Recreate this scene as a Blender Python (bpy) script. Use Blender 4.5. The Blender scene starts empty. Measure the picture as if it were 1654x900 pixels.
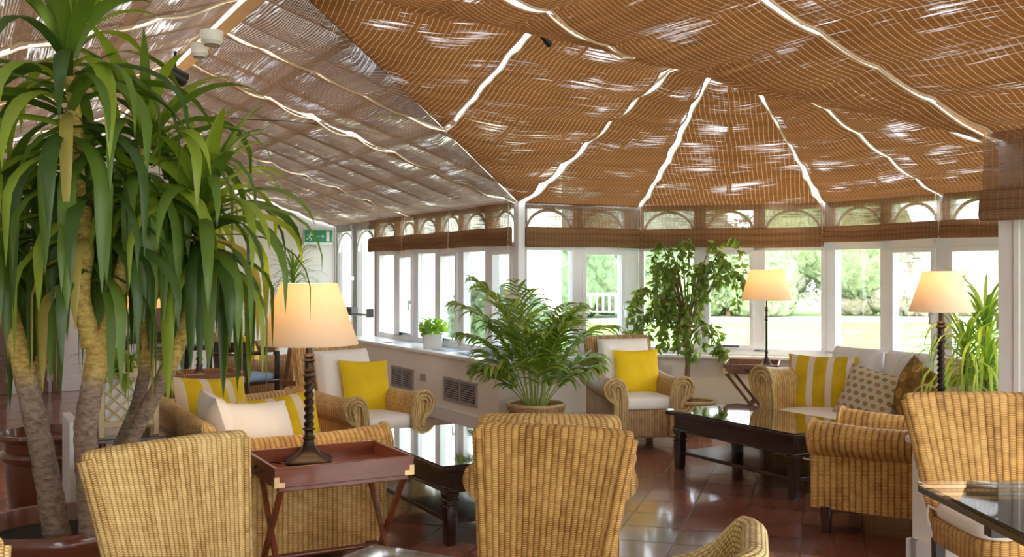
import bpy, math, random
from mathutils import Vector, Matrix
PI = math.pi
C = bpy.context.scene.collection
# ---------------------------------------------------------------- camera, world, sun, exposure
scn = bpy.context.scene
cam_d = bpy.data.cameras.new('camera')
cam_d.sensor_width = 36.0
cam_d.lens = 1640.0 / 1654.0 * 36.0
cam_d.shift_y = -10.0 / 1654.0
cam_d.clip_start = 0.05
cam_d.clip_end = 400
cam = bpy.data.objects.new('camera', cam_d)
C.objects.link(cam)
cam.location = (0, 0, 1.4)
cam.rotation_euler = (PI / 2, 0, 0)
scn.camera = cam
scn.view_settings.view_transform = 'Standard'
scn.view_settings.look = 'None'
scn.view_settings.gamma = 1.0
scn.view_settings.use_curve_mapping = False
scn.view_settings.exposure = 0.95
try:
    scn.cycles.max_bounces = 10
    scn.cycles.transparent_max_bounces = 16
    scn.cycles.transmission_bounces = 6
    scn.cycles.diffuse_bounces = 5
    scn.cycles.sample_clamp_indirect = 6.0
    scn.cycles.blur_glossy = 1.0
    scn.cycles.use_denoising = True
except Exception:
    pass
SKY_STRENGTH = 3.3
SUN_STRENGTH = 4.2
world = bpy.data.worlds.new('overcast_sky')
scn.world = world
world.use_nodes = True
wn = world.node_tree
for n_ in list(wn.nodes):
    wn.nodes.remove(n_)
w_out = wn.nodes.new('ShaderNodeOutputWorld')
w_bg = wn.nodes.new('ShaderNodeBackground')
w_tc = wn.nodes.new('ShaderNodeTexCoord')
w_sep = wn.nodes.new('ShaderNodeSeparateXYZ')
w_r = wn.nodes.new('ShaderNodeValToRGB')
wn.links.new(w_tc.outputs['Generated'], w_sep.inputs[0])
wn.links.new(w_sep.outputs['Z'], w_r.inputs[0])
w_r.color_ramp.elements[0].position = 0.0
w_r.color_ramp.elements[0].color = (0.97, 0.98, 1.0, 1)
w_r.color_ramp.elements[1].position = 0.7
w_r.color_ramp.elements[1].color = (0.72, 0.86, 1.0, 1)
wn.links.new(w_r.outputs[0], w_bg.inputs[0])
w_bg.inputs[1].default_value = SKY_STRENGTH
wn.links.new(w_bg.outputs[0], w_out.inputs[0])
sun_d = bpy.data.lights.new('sun', 'SUN')
sun_d.energy = SUN_STRENGTH
sun_d.color = (1.0, 0.93, 0.82)
sun_d.angle = math.radians(4)
sun = bpy.data.objects.new('sun', sun_d)
C.objects.link(sun)
SUN_DIR = Vector((0.24, 0.95, -0.20))      # the way the light travels: in from behind the camera
sun.rotation_euler = SUN_DIR.to_track_quat('-Z', 'Y').to_euler()
sun.location = (0, -5, 12)

# ---------------------------------------------------------------- room frame: u along the bay, v into the wing
CU, SU = math.cos(math.radians(28.5)), math.sin(math.radians(28.5))
ROOM = math.radians(28.5)
def RW(u, v, z=0.0):
    return Vector((u * CU - v * SU, u * SU + v * CU, z))

# ---------------------------------------------------------------- mesh helpers
class MB:
    def __init__(s):
        s.v, s.f, s.uv, s.mi = [], [], [], []
    def quad(s, idx, uvs, mi=0):
        s.f.append(tuple(idx)); s.uv.append(uvs); s.mi.append(mi)
    def box(s, x0, y0, z0, x1, y1, z1, M=None, mi=0):
        b = len(s.v)
        P = [(x0,y0,z0),(x1,y0,z0),(x1,y1,z0),(x0,y1,z0),(x0,y0,z1),(x1,y0,z1),(x1,y1,z1),(x0,y1,z1)]
        for p in P:
            s.v.append(tuple(M @ Vector(p)) if M else p)
        F = [((0,3,2,1),0,1),((4,5,6,7),0,1),((0,1,5,4),0,2),((1,2,6,5),1,2),((2,3,7,6),0,2),((3,0,4,7),1,2)]
        for f, a, c in F:
            s.quad([b+i for i in f], [(P[i][a], P[i][c]) for i in f], mi)
        return s
    def grid(s, fn, nu, nv, closed_u=False, mi=0):
        """fn(i,j)->(point, (u,v)); i in 0..nu, j in 0..nv"""
        b = len(s.v)
        uv = []
        for j in range(nv + 1):
            for i in range(nu + 1):
                p, t = fn(i / nu, j / nv)
                s.v.append(tuple(p)); uv.append(t)
        for j in range(nv):
            for i in range(nu):
                a = j * (nu + 1) + i
                q = (a, a + 1, a + nu + 2, a + nu + 1)
                s.quad([b + k for k in q], [uv[k] for k in q], mi)
        return s
    def loft(s, rings, cap=True, mi=0, uoff=0.0):
        """rings: lists of equal length of points, closed loops. UVs in metres."""
        n = len(rings[0]); b = len(s.v)
        vv = 0.0; rows = []
        ref = max(rings, key=lambda r: sum((Vector(r[i]) - Vector(r[i-1])).length for i in range(n)))
        us = [0.0]
        for i in range(n):
            us.append(us[-1] + (Vector(ref[(i + 1) % n]) - Vector(ref[i])).length)
        for k, r in enumerate(rings):
            if k:
                vv += max((Vector(r[i]) - Vector(rings[k-1][i])).length for i in (0, n // 4, n // 2))
            rows.append(vv)
            for p in r:
                s.v.append(tuple(p))
        for k in range(len(rings) - 1):
            for i in range(n):
                j = (i + 1) % n
                s.quad([b + k*n + i, b + k*n + j, b + (k+1)*n + j, b + (k+1)*n + i],
                       [(us[i]+uoff, rows[k]), (us[i+1]+uoff, rows[k]), (us[i+1]+uoff, rows[k+1]), (us[i]+uoff, rows[k+1])], mi)
        if cap:
            for k, rev in ((0, True), (len(rings) - 1, False)):
                r = rings[k]
                cen = sum((Vector(p) for p in r), Vector()) / n
                ax = (Vector(r[0]) - cen)
                nn = Vector((0, 0, 0))
                for i in range(n):
                    nn += (Vector(r[i]) - cen).cross(Vector(r[(i+1) % n]) - cen)
                if nn.length < 1e-12:
                    continue
                nn.normalize()
                up = Vector((0, 0, 1)) if abs(nn.z) < 0.8 else Vector((0, 1, 0))
                e1 = up.cross(nn).normalized(); e2 = nn.cross(e1)
                idx = [b + k*n + i for i in range(n)]
                uvs = [((Vector(p)-cen).dot(e1), (Vector(p)-cen).dot(e2)) for p in r]
                if rev:
                    idx.reverse(); uvs.reverse()
                s.quad(idx, uvs, mi)
        return s
    def tube(s, pts, r, n=8, mi=0, cap=True):
        pts = [Vector(p) for p in pts]
        rr = r if isinstance(r, (list, tuple)) else [r] * len(pts)
        rings = []; prev = None
        for k, p in enumerate(pts):
            d = (pts[min(k+1, len(pts)-1)] - pts[max(k-1, 0)])
            if d.length < 1e-9: d = Vector((0, 0, 1))
            d.normalize()
            if prev is None:
                a = Vector((0, 0, 1)) if abs(d.z) < 0.9 else Vector((1, 0, 0))
                e1 = d.cross(a).normalized()
            else:
                e1 = (prev - d * prev.dot(d)).normalized()
            prev = e1
            e2 = d.cross(e1)
            rings.append([p + e1 * (rr[k] * math.cos(2*PI*i/n)) + e2 * (rr[k] * math.sin(2*PI*i/n)) for i in range(n)])
        s.loft(rings, cap, mi)
        return s
    def lathe(s, prof, n=24, c=(0, 0, 0), mi=0, cap=True, sq=None):
        rings = []
        for (r, z) in prof:
            rings.append([(c[0] + r * math.cos(2*PI*i/n), c[1] + r * math.sin(2*PI*i/n), c[2] + z) for i in range(n)])
        s.loft(rings, cap, mi)
        return s
    def build(s, name, mats, parent=None, smooth=True, bevel=0.0, loc=None, rotz=0.0, angle=40):
        me = bpy.data.meshes.new(name)
        me.from_pydata(s.v, [], s.f)
        if not isinstance(mats, (list, tuple)): mats = [mats]
        for m in mats: me.materials.append(m)
        uvl = me.uv_layers.new(name='UVMap')
        k = 0
        for f, uv in zip(s.f, s.uv):
            for t in uv:
                uvl.data[k].uv = t; k += 1
        me.polygons.foreach_set('material_index', s.mi)
        me.polygons.foreach_set('use_smooth', [smooth] * len(s.f))
        me.update()
        if smooth:
            me.set_sharp_from_angle(angle=math.radians(angle))
        o = bpy.data.objects.new(name, me)
        C.objects.link(o)
        if parent is not None: o.parent = parent
        if loc is not None: o.location = loc
        if rotz: o.rotation_euler = (0, 0, rotz)
        if bevel:
            bm_ = o.modifiers.new('bevel', 'BEVEL'); bm_.width = bevel; bm_.segments = 2
            bm_.limit_method = 'ANGLE'; bm_.angle_limit = math.radians(40)
        return o

def tag(o, label, cat, group=None, kind=None):
    o['label'] = label; o['category'] = cat
    if group: o['group'] = group
    if kind: o['kind'] = kind
    return o
def empty(name, loc, rotz, label, cat, group=None):
    o = bpy.data.objects.new(name, None); C.objects.link(o)
    o.empty_display_size = 0.1
    o.location = loc; o.rotation_euler = (0, 0, rotz)
    return tag(o, label, cat, group)
def structure(o):
    o['kind'] = 'structure'; return o
def dup(root, loc, rotz, label, group=None):
    def rec(o, par):
        c = o.copy(); C.objects.link(c)
        if par is not None: c.parent = par
        for ch in kids[o.name]: rec(ch, c)
        return c
    kids = {}
    def coll(o):
        kids[o.name] = list(o.children)
        for ch in o.children: coll(ch)
    coll(root)
    r = rec(root, None)
    r.location = loc; r.rotation_euler = (0, 0, rotz)
    r['label'] = label
    if group: r['group'] = group
    return r
def frame(loc, rotz):
    return Matrix.Translation(Vector(loc)) @ Matrix.Rotation(rotz, 4, 'Z')

# ---------------------------------------------------------------- material helpers
class NT:
    def __init__(s, name):
        s.m = bpy.data.materials.new(name); s.m.use_nodes = True
        s.t = s.m.node_tree
        for n in list(s.t.nodes): s.t.nodes.remove(n)
        s.out = s.t.nodes.new('ShaderNodeOutputMaterial')
    def n(s, typ, **kw):
        nd = s.t.nodes.new('ShaderNode' + typ)
        for k, v in kw.items(): setattr(nd, k, v)
        return nd
    def put(s, sock, val):
        if hasattr(val, 'is_output') or isinstance(val, bpy.types.NodeSocket): s.t.links.new(val, sock)
        elif isinstance(val, (tuple, list)) and len(val) == 3 and sock.type == 'RGBA': sock.default_value = (*val, 1)
        else: sock.default_value = val
    def math(s, op, a, b=None, c=None, clamp=False):
        nd = s.n('Math', operation=op); nd.use_clamp = clamp
        s.put(nd.inputs[0], a)
        if b is not None: s.put(nd.inputs[1], b)
        if c is not None: s.put(nd.inputs[2], c)
        return nd.outputs[0]
    def uv(s):
        sp = s.n('SeparateXYZ'); s.t.links.new(s.n('UVMap').outputs[0], sp.inputs[0])
        return sp.outputs[0], sp.outputs[1]
    def xyz(s, which='Object'):
        tc = s.n('TexCoord'); sp = s.n('SeparateXYZ'); s.t.links.new(tc.outputs[which], sp.inputs[0])
        return sp.outputs
    def vec(s, x, y, z=0.0):
        nd = s.n('CombineXYZ')
        for k, v in enumerate((x, y, z)): s.put(nd.inputs[k], v)
        return nd.outputs[0]
    def coord(s, which='Object', scale=(1, 1, 1)):
        tc = s.n('TexCoord'); mp = s.n('Mapping'); s.t.links.new(tc.outputs[which], mp.inputs[0])
        mp.inputs['Scale'].default_value = scale
        return mp.outputs[0]
    def noise(s, vec, scale=5, detail=3, rough=0.5, dist=0.0):
        nd = s.n('TexNoise'); s.put(nd.inputs['Vector'], vec)
        nd.inputs['Scale'].default_value = scale; nd.inputs['Detail'].default_value = detail
        nd.inputs['Roughness'].default_value = rough; nd.inputs['Distortion'].default_value = dist
        return nd.outputs[0]
    def ramp(s, fac, stops):
        nd = s.n('ValToRGB'); s.put(nd.inputs[0], fac)
        el = nd.color_ramp.elements
        while len(el) < len(stops): el.new(0.5)
        for e, (p, c) in zip(el, stops):
            e.position = p; e.color = (*c, 1) if len(c) == 3 else c
        return nd.outputs[0]
    def mix(s, fac, a, b, blend='MIX'):
        nd = s.n('Mix', data_type='RGBA', blend_type=blend)
        s.put(nd.inputs[0], fac); s.put(nd.inputs[6], a); s.put(nd.inputs[7], b)
        return nd.outputs[2]
    def bump(s, h, dist=0.004, strength=1.0):
        nd = s.n('Bump'); s.put(nd.inputs['Height'], h)
        nd.inputs['Distance'].default_value = dist; nd.inputs['Strength'].default_value = strength
        return nd.outputs[0]
    def principled(s, col, rough=0.5, normal=None, metallic=0.0, coat=0.0, spec=None, subs=None):
        p = s.n('BsdfPrincipled')
        s.put(p.inputs['Base Color'], col); s.put(p.inputs['Roughness'], rough)
        s.put(p.inputs['Metallic'], metallic)
        if coat: s.put(p.inputs['Coat Weight'], coat); p.inputs['Coat Roughness'].default_value = 0.08
        if spec is not None: p.inputs['Specular IOR Level'].default_value = spec
        if normal is not None: s.t.links.new(normal, p.inputs['Normal'])
        return p.outputs[0]
    def mixs(s, fac, a, b):
        nd = s.n('MixShader'); s.put(nd.inputs[0], fac)
        s.t.links.new(a, nd.inputs[1]); s.t.links.new(b, nd.inputs[2])
        return nd.outputs[0]
    def done(s, sh):
        s.t.links.new(sh, s.out.inputs[0]); return s.m

def plain(name, col, rough=0.5, metallic=0.0, coat=0.0, var=0.06, scale=6, bump=0.0, spec=None):
    t = NT(name)
    nz = t.noise(t.coord(), scale, 4)
    c = t.mix(nz, tuple(max(0, x * (1 - var)) for x in col), tuple(min(1, x * (1 + var)) for x in col))
    nm = t.bump(t.noise(t.coord(), scale * 12, 3), bump) if bump else None
    return t.done(t.principled(c, rough, nm, metallic, coat, spec))

def wicker(name, dark, mid, light, pu=0.024, pv=0.0075, shift=True):
    t = NT(name)
    u, v = t.uv()
    cell = t.math('FLOOR', t.math('DIVIDE', u, pu))
    ph = t.math('MULTIPLY', cell, PI)
    rib = t.math('ABSOLUTE', t.math('SINE', t.math('MULTIPLY', u, PI / pu)))
    rib = t.math('POWER', rib, 0.45)
    cw = t.n('TexWhiteNoise'); t.put(cw.inputs[0], t.vec(cell, 0.0))
    wob = t.noise(t.vec(t.math('MULTIPLY', u, 9.0), t.math('MULTIPLY', v, 9.0)), 1.0, 2)
    vv = t.math('ADD', t.math('MULTIPLY', v, 2 * PI / pv), t.math('MULTIPLY', wob, 5.0))
    st = t.math('MULTIPLY_ADD', t.math('SINE', t.math('ADD', vv, ph)), 0.5, 0.5)
    h = t.math('MULTIPLY', rib, t.math('MULTIPLY_ADD', st, 0.55, 0.45))
    big = t.noise(t.vec(u, v), 5.0, 3)
    streak = t.noise(t.vec(t.math('MULTIPLY', cell, 7.31), t.math('MULTIPLY', v, 18.0)), 1.0, 2)
    hh = t.math('ADD', h, t.math('MULTIPLY', t.math('SUBTRACT', t.math('ADD', big, streak), 1.0), 0.75))
    hh = t.math('ADD', hh, t.math('MULTIPLY', t.math('SUBTRACT', cw.outputs[0], 0.5), 0.22))
    col = t.ramp(hh, [(0.08, dark), (0.50, mid), (0.98, light)])
    return t.done(t.principled(col, 0.42, t.bump(h, 0.0045, 0.9), spec=0.35))

def wood(name, dark, light, rough=0.3, coat=0.3, axis=(1, 12, 12), bump=0.0006):
    t = NT(name)
    nz = t.noise(t.coord('Object', axis), 3.0, 6, 0.6, 0.6)
    col = t.ramp(nz, [(0.3, dark), (0.7, light)])
    return t.done(t.principled(col, rough, t.bump(nz, bump), coat=coat))

def fabric(name, col, var=0.05, bump=0.0006, rough=0.9):
    t = NT(name)
    nz = t.noise(t.coord(), 4, 3)
    c = t.mix(nz, tuple(x * (1 - var) for x in col), tuple(min(1, x * (1 + var)) for x in col))
    return t.done(t.principled(c, rough, t.bump(t.noise(t.coord(), 350, 2), bump), spec=0.2))

def leafmat(name, col, trans=None, rough=0.38):
    t = NT(name)
    nz = t.noise(t.coord('Object', (1, 1, 1)), 7, 2)
    geo = t.n('ObjectInfo')
    c = t.mix(nz, tuple(x * 0.72 for x in col), tuple(min(1, x * 1.3) for x in col))
    p = t.principled(c, rough)
    tr = t.n('BsdfTranslucent')
    t.put(tr.inputs[0], tuple(trans or (col[0] * 1.5, col[1] * 1.5, col[2] * 0.8)))
    return t.done(t.mixs(0.36, p, tr.outputs[0]))

def glassmat(name, tint=(1, 1, 1), refl=1.0, rough=0.01):
    t = NT(name)
    fr = t.n('Fresnel'); fr.inputs[0].default_value = 1.5
    tr = t.n('BsdfTransparent'); t.put(tr.inputs[0], tint)
    gl = t.n('BsdfGlossy'); gl.inputs['Roughness'].default_value = rough
    return t.done(t.mixs(t.math('MULTIPLY', fr.outputs[0], refl), tr.outputs[0], gl.outputs[0]))

M = {}
M['wicker_gold'] = wicker('wicker_gold', (0.25, 0.11, 0.025), (0.60, 0.35, 0.105), (0.86, 0.62, 0.27))
M['wicker_fine'] = wicker('wicker_fine', (0.22, 0.09, 0.016), (0.68, 0.43, 0.14), (0.92, 0.71, 0.35), 0.017, 0.0065)
M['wicker_honey'] = wicker('wicker_honey', (0.17, 0.065, 0.012), (0.60, 0.31, 0.075), (0.86, 0.56, 0.20), 0.024, 0.0065)
M['wicker_wide'] = wicker('wicker_wide_rib', (0.12, 0.045, 0.010), (0.56, 0.28, 0.065), (0.82, 0.52, 0.18), 0.033, 0.007)
M['wicker_tan'] = wicker('wicker_tan', (0.20, 0.10, 0.04), (0.48, 0.28, 0.12), (0.72, 0.50, 0.26), 0.022, 0.007)
M['wicker_edge'] = wicker('wicker_edge', (0.28, 0.15, 0.05), (0.62, 0.42, 0.16), (0.85, 0.66, 0.34), 0.010, 0.012)
M['dark_wood'] = wood('dark_wood', (0.012, 0.006, 0.005), (0.045, 0.020, 0.014), 0.25, 0.5)
M['red_wood'] = wood('red_mahogany', (0.16, 0.034, 0.012), (0.30, 0.085, 0.030), 0.28, 0.45)
M['brown_wood'] = wood('brown_wood', (0.10, 0.045, 0.02), (0.22, 0.10, 0.045), 0.4, 0.2)
M['leg_wood'] = wood('leg_wood', (0.025, 0.010, 0.006), (0.06, 0.025, 0.014), 0.4, 0.2, (12, 12, 1))
M['iron'] = plain('dark_bronze', (0.045, 0.028, 0.020), 0.42, 0.6)
M['brass'] = plain('brass', (0.75, 0.52, 0.25), 0.3, 0.9)
M['chrome'] = plain('chrome', (0.7, 0.7, 0.72), 0.2, 1.0)
M['white_frame'] = plain('white_upvc', (0.90, 0.91, 0.93), 0.35, var=0.02)
M['white_wall'] = plain('white_plaster', (0.80, 0.77, 0.72), 0.8, var=0.03, bump=0.0004)
M['cream_wall'] = plain('cream_paint', (0.88, 0.83, 0.75), 0.6, var=0.03)
M['white_gloss'] = plain('white_gloss', (0.84, 0.83, 0.81), 0.3, var=0.02)
M['cushion'] = fabric('white_cotton', (0.88, 0.83, 0.75))
M['cushion_grey'] = fabric('pale_grey_linen', (0.70, 0.68, 0.67))
M['yellow'] = fabric('yellow_velvet', (0.78, 0.53, 0.010), 0.22, 0.0006, 0.6)
M['soil'] = plain('potting_soil', (0.055, 0.035, 0.022), 0.95, var=0.5, scale=40, bump=0.01)
M['terracotta'] = plain('glazed_terracotta', (0.15, 0.043, 0.020), 0.22, coat=0.6, var=0.25, scale=5)
M['black'] = plain('black_plastic', (0.012, 0.012, 0.013), 0.4)
M['glass'] = glassmat('window_glass', (0.97, 0.99, 0.99), 0.35)
M['table_glass'] = glassmat('table_glass', (0.90, 0.97, 0.96), 2.4, 0.04)
M['clear_glass'] = glassmat('clear_table_glass', (0.92, 0.96, 0.96), 1.1, 0.03)
M['grey'] = plain('grey_grille', (0.16, 0.15, 0.15), 0.5)
M['vent'] = plain('vent_frame', (0.42, 0.39, 0.37), 0.5)

def _floor():
    t = NT('terracotta_floor_tiles')
    o = t.xyz('Object')
    T = 0.3155
    p = t.math('ADD', t.math('MULTIPLY', o[0], 0.9563), t.math('MULTIPLY', o[1], -0.2924))
    q = t.math('ADD', t.math('MULTIPLY', o[0], 0.2924), t.math('MULTIPLY', o[1], 0.9563))
    a = t.math('DIVIDE', t.math('ADD', p, 0.737), T); b = t.math('DIVIDE', t.math('SUBTRACT', q, 5.565), T)
    fa, fb = t.math('FRACT', a), t.math('FRACT', b)
    da = t.math('MINIMUM', fa, t.math('SUBTRACT', 1.0, fa)); db = t.math('MINIMUM', fb, t.math('SUBTRACT', 1.0, fb))
    g = t.math('DIVIDE', t.math('MINIMUM', da, db), 0.022, clamp=True)
    wnz = t.n('TexWhiteNoise'); t.put(wnz.inputs[0], t.vec(t.math('FLOOR', a), t.math('FLOOR', b)))
    n1 = t.noise(t.coord(), 7, 5, 0.6)
    f = t.math('ADD', t.math('MULTIPLY', wnz.outputs[0], 0.5), t.math('MULTIPLY', n1, 0.6))
    col = t.ramp(f, [(0.15, (0.13, 0.042, 0.026)), (0.55, (0.25, 0.088, 0.052)), (0.95, (0.38, 0.15, 0.09))])
    col = t.mix(g, (0.030, 0.018, 0.014), col)
    rg = t.math('MULTIPLY_ADD', g, -0.35, t.math('MULTIPLY_ADD', n1, 0.16, 0.48))
    h = t.math('ADD', g, t.math('MULTIPLY', n1, 0.22))
    return t.done(t.principled(col, rg, t.bump(h, 0.003, 0.5), coat=0.55))
M['floor'] = _floor()

def _blind(name, tr, df, leak=0.62, base=0.0):
    """woven wood slats, U along the slats in metres, V across them"""
    t = NT(name)
    u, v = t.uv()
    wob = t.noise(t.vec(t.math('MULTIPLY', u, 2.0), t.math('MULTIPLY', v, 3.0)), 1.0, 3)
    vv = t.math('MULTIPLY_ADD', wob, 0.035, v)
    uu = t.math('MULTIPLY_ADD', t.noise(t.vec(t.math('MULTIPLY', u, 1.3), t.math('MULTIPLY', v, 2.2)), 1.0, 2), 0.03, u)
    slat = t.math('MULTIPLY_ADD', t.math('SINE', t.math('MULTIPLY', vv, 2 * PI / 0.014)), 0.5, 0.5)
    thr = t.math('ABSOLUTE', t.math('SUBTRACT', t.math('FRACT', t.math('DIVIDE', uu, 0.038)), 0.5))
    thread = t.math('SUBTRACT', 1.0, t.math('DIVIDE', thr, 0.085, clamp=True))
    grain = t.noise(t.vec(t.math('MULTIPLY', u, 2.5), t.math('MULTIPLY', vv, 75.0)), 1.0, 3, 0.65)
    patch = t.noise(t.vec(t.math('MULTIPLY', u, 1.9), t.math('MULTIPLY', v, 3.4)), 1.0, 2)
    band = t.math('MULTIPLY_ADD', t.math('SINE', t.math('MULTIPLY', v, 2 * PI / 0.36)), 0.5, 0.5)
    gap = t.math('ADD', t.math('MULTIPLY', grain, 0.62), t.math('ADD', t.math('MULTIPLY', patch, 0.50), t.math('MULTIPLY', band, 0.05)))
    gap = t.math('MULTIPLY', t.math('DIVIDE', t.math('SUBTRACT', gap, leak), 0.10, clamp=True), t.math('SUBTRACT', 1.0, thread))
    gap = t.math('ADD', t.math('MULTIPLY', gap, 0.26), t.math('MULTIPLY', t.math('POWER', slat, 3.0), base))
    streaky = t.noise(t.vec(t.math('MULTIPLY', u, 0.9), t.math('MULTIPLY', vv, 16.0)), 1.0, 3)
    k = t.math('ADD', t.math('MULTIPLY', slat, 0.30), t.math('MULTIPLY_ADD', grain, 0.65, t.math('MULTIPLY', t.math('SUBTRACT', streaky, 0.5), 1.1)), clamp=True)
    trc = t.mix(k, tuple(x * 0.62 for x in tr), tuple(min(1, x * 1.3) for x in tr))
    trc = t.mix(t.math('MULTIPLY', thread, 0.26), trc, (0.80, 0.60, 0.38))
    dfc = t.mix(k, tuple(x * 0.6 for x in df), tuple(min(1, x * 1.3) for x in df))
    dfc = t.mix(t.math('MULTIPLY', thread, 0.34), dfc, (0.75, 0.55, 0.34))
    d = t.n('BsdfDiffuse'); t.put(d.inputs[0], dfc)
    x = t.n('BsdfTranslucent'); t.put(x.inputs[0], trc)
    nm = t.bump(k, 0.003, 0.6); t.t.links.new(nm, d.inputs['Normal'])
    tp = t.n('BsdfTransparent')
    return t.done(t.mixs(gap, t.mixs(0.5, d.outputs[0], x.outputs[0]), tp.outputs[0]))
M['blind'] = _blind('woven_wood_blind', (0.098, 0.035, 0.0085), (0.23, 0.092, 0.029), 0.655)
M['blind_far'] = _blind('woven_wood_blind_loose', (0.075, 0.038, 0.019), (0.17, 0.088, 0.048), 0.65, 0.055)
M['blind_fold'] = _blind('woven_wood_blind_folded', (0.22, 0.11, 0.05), (0.46, 0.26, 0.14), 0.9)
M['blind_win'] = _blind('woven_wood_window_blind', (0.22, 0.11, 0.055), (0.38, 0.21, 0.11), 0.50, 0.10)
M['tape'] = fabric('cream_binding_tape', (0.72, 0.58, 0.42))
# ================================================================ THE SETTING
mb = MB(); mb.box(-9, -3.2, -0.15, 14, 0, 0)
fl = MB()
fl.v = [tuple(RW(u, v, z)) for z in (0, -0.12) for u, v in ((-1.4, -3), (6.95, -3), (6.95, 13.0), (-1.4, 13.0))]
fl.quad((0, 1, 2, 3), [(0, 0)] * 4); fl.quad((7, 6, 5, 4), [(0, 0)] * 4)
for i in range(4):
    j = (i + 1) % 4; fl.quad((i, i + 4, j + 4, j), [(0, 0)] * 4)
structure(fl.build('floor', M['floor'], smooth=False))

RM = Matrix.Rotation(ROOM, 4, 'Z')          # room frame (u,v) -> world
def wall_frame(u0, v0, heading):             # local x runs along the wall, local +y points outdoors
    return Matrix.Translation(RW(u0, v0)) @ Matrix.Rotation(ROOM + heading, 4, 'Z')

ZS, ZT, ZE = 0.66, 1.60, 2.03
def window_wall(n, Mx, length, openings, casements=(), arches=True, handles=()):
    """dwarf wall, sill board, posts, transom, panes; local x along the wall from its left end, y outward"""
    m = MB()
    m.box(0, 0, ZS - 0.03, length, 0.09, ZS + 0.03, Mx)
    m.box(0, 0.0, ZT, length, 0.08, ZT + 0.075, Mx)
    m.box(0, 0.0, ZE - 0.05, length, 0.10, ZE + 0.03, Mx)
    edges = [0.0]
    for a, b in openings: edges += [a, b]
    edges.append(length)
    for k in range(0, len(edges), 2):
        if edges[k + 1] - edges[k] > 0.002:
            m.box(edges[k], 0, ZS, edges[k + 1], 0.08, ZE, Mx)
    fr = m.build('window_%d' % n, M['white_frame'], bevel=0.004)
    structure(fr)
    for k, (a, b) in enumerate(openings):
        p = MB(); p.box(a, 0.035, ZS + 0.03, b, 0.041, ZT, Mx)
        p.box(a, 0.035, ZT + 0.075, b, 0.041, ZE - 0.05, Mx)
        p.build('window_pane', M['glass'], fr, smooth=False)
        if k in casements:
            c = MB(); w = 0.035
            for (x0, z0, x1, z1) in ((a, ZS + 0.03, b, ZS + 0.03 + w), (a, ZT - w, b, ZT), (a, ZS + 0.03 + w, a + w, ZT - w), (b - w, ZS + 0.03 + w, b, ZT - w)):
                c.box(x0, -0.025, z0, x1, 0.06, z1, Mx)
            co = c.build('casement', M['white_frame'], fr, bevel=0.004)
            c = MB(); xh = b - 0.02
            c.box(xh - 0.012, -0.05, 1.05, xh + 0.012, -0.025, 1.09, Mx); c.box(xh - 0.008, -0.06, 0.98, xh + 0.008, -0.045, 1.09, Mx)
            c.build('window_handle', M['chrome'], fr)
            c = MB(); c.box((a + b) / 2 - 0.09, -0.055, ZS + 0.05, (a + b) / 2 + 0.09, -0.04, ZS + 0.062, Mx)
            c.box((a + b) / 2 - 0.1, -0.055, ZS + 0.035, (a + b) / 2 - 0.08, -0.025, ZS + 0.065, Mx)
            c.build('window_stay', M['black'], fr)
        if arches:
            c = MB(); r = (b - a) / 2; cx = (a + b) / 2; z0 = 1.76
            hgt = min(ZE - 0.06 - z0, r)
            pts = [Mx @ Vector((cx - r * math.cos(q * PI / 14), 0.03, z0 + hgt * math.sin(q * PI / 14))) for q in range(15)]
            c.tube(pts, 0.014, 6)
            c.build('arch_bar', M['white_frame'], fr)
    return fr
def dwarf_wall(name, Mx, length, z1=ZS - 0.03, sill=0.14):
    m = MB(); m.box(0, 0.0, 0, length, 0.20, z1, Mx)
    o = structure(m.build(name, M['cream_wall'], smooth=False))
    if sill:
        m = MB(); m.box(0, -sill, ZS - 0.06, length, 0.02, ZS - 0.03, Mx)
        m.build('sill_board', M['white_gloss'], o, bevel=0.006)
    m = MB(); m.box(0, -0.018, 0, length, 0.0, 0.12, Mx)
    m.build('skirting', M['white_gloss'], o, bevel=0.005)
    return o
# left wing window wall: heading -v from v=13 to v=7.96 at u=4.39 ; outward = +u
Mleft = wall_frame(4.39, 13.0, -PI / 2)      # local x = -v ; local y = +u
LV = lambda v: 13.0 - v
ops_l = [(LV(11.40), LV(10.94)), (LV(10.75), LV(10.36)), (LV(10.24), LV(9.79)), (LV(9.64), LV(9.22)), (LV(9.10), LV(8.63)), (LV(8.47), LV(8.06))]
def sub(Mx, x): return Mx @ Matrix.Translation((x, 0, 0))
s0 = LV(11.50)
window_wall(1, sub(Mleft, s0), 5.04 - s0, [(a - s0, b - s0) for a, b in ops_l], casements=(1, 3, 5))
dwarf_wall('wall_left', sub(Mleft, s0), 5.04 - s0, sill=0)
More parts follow.
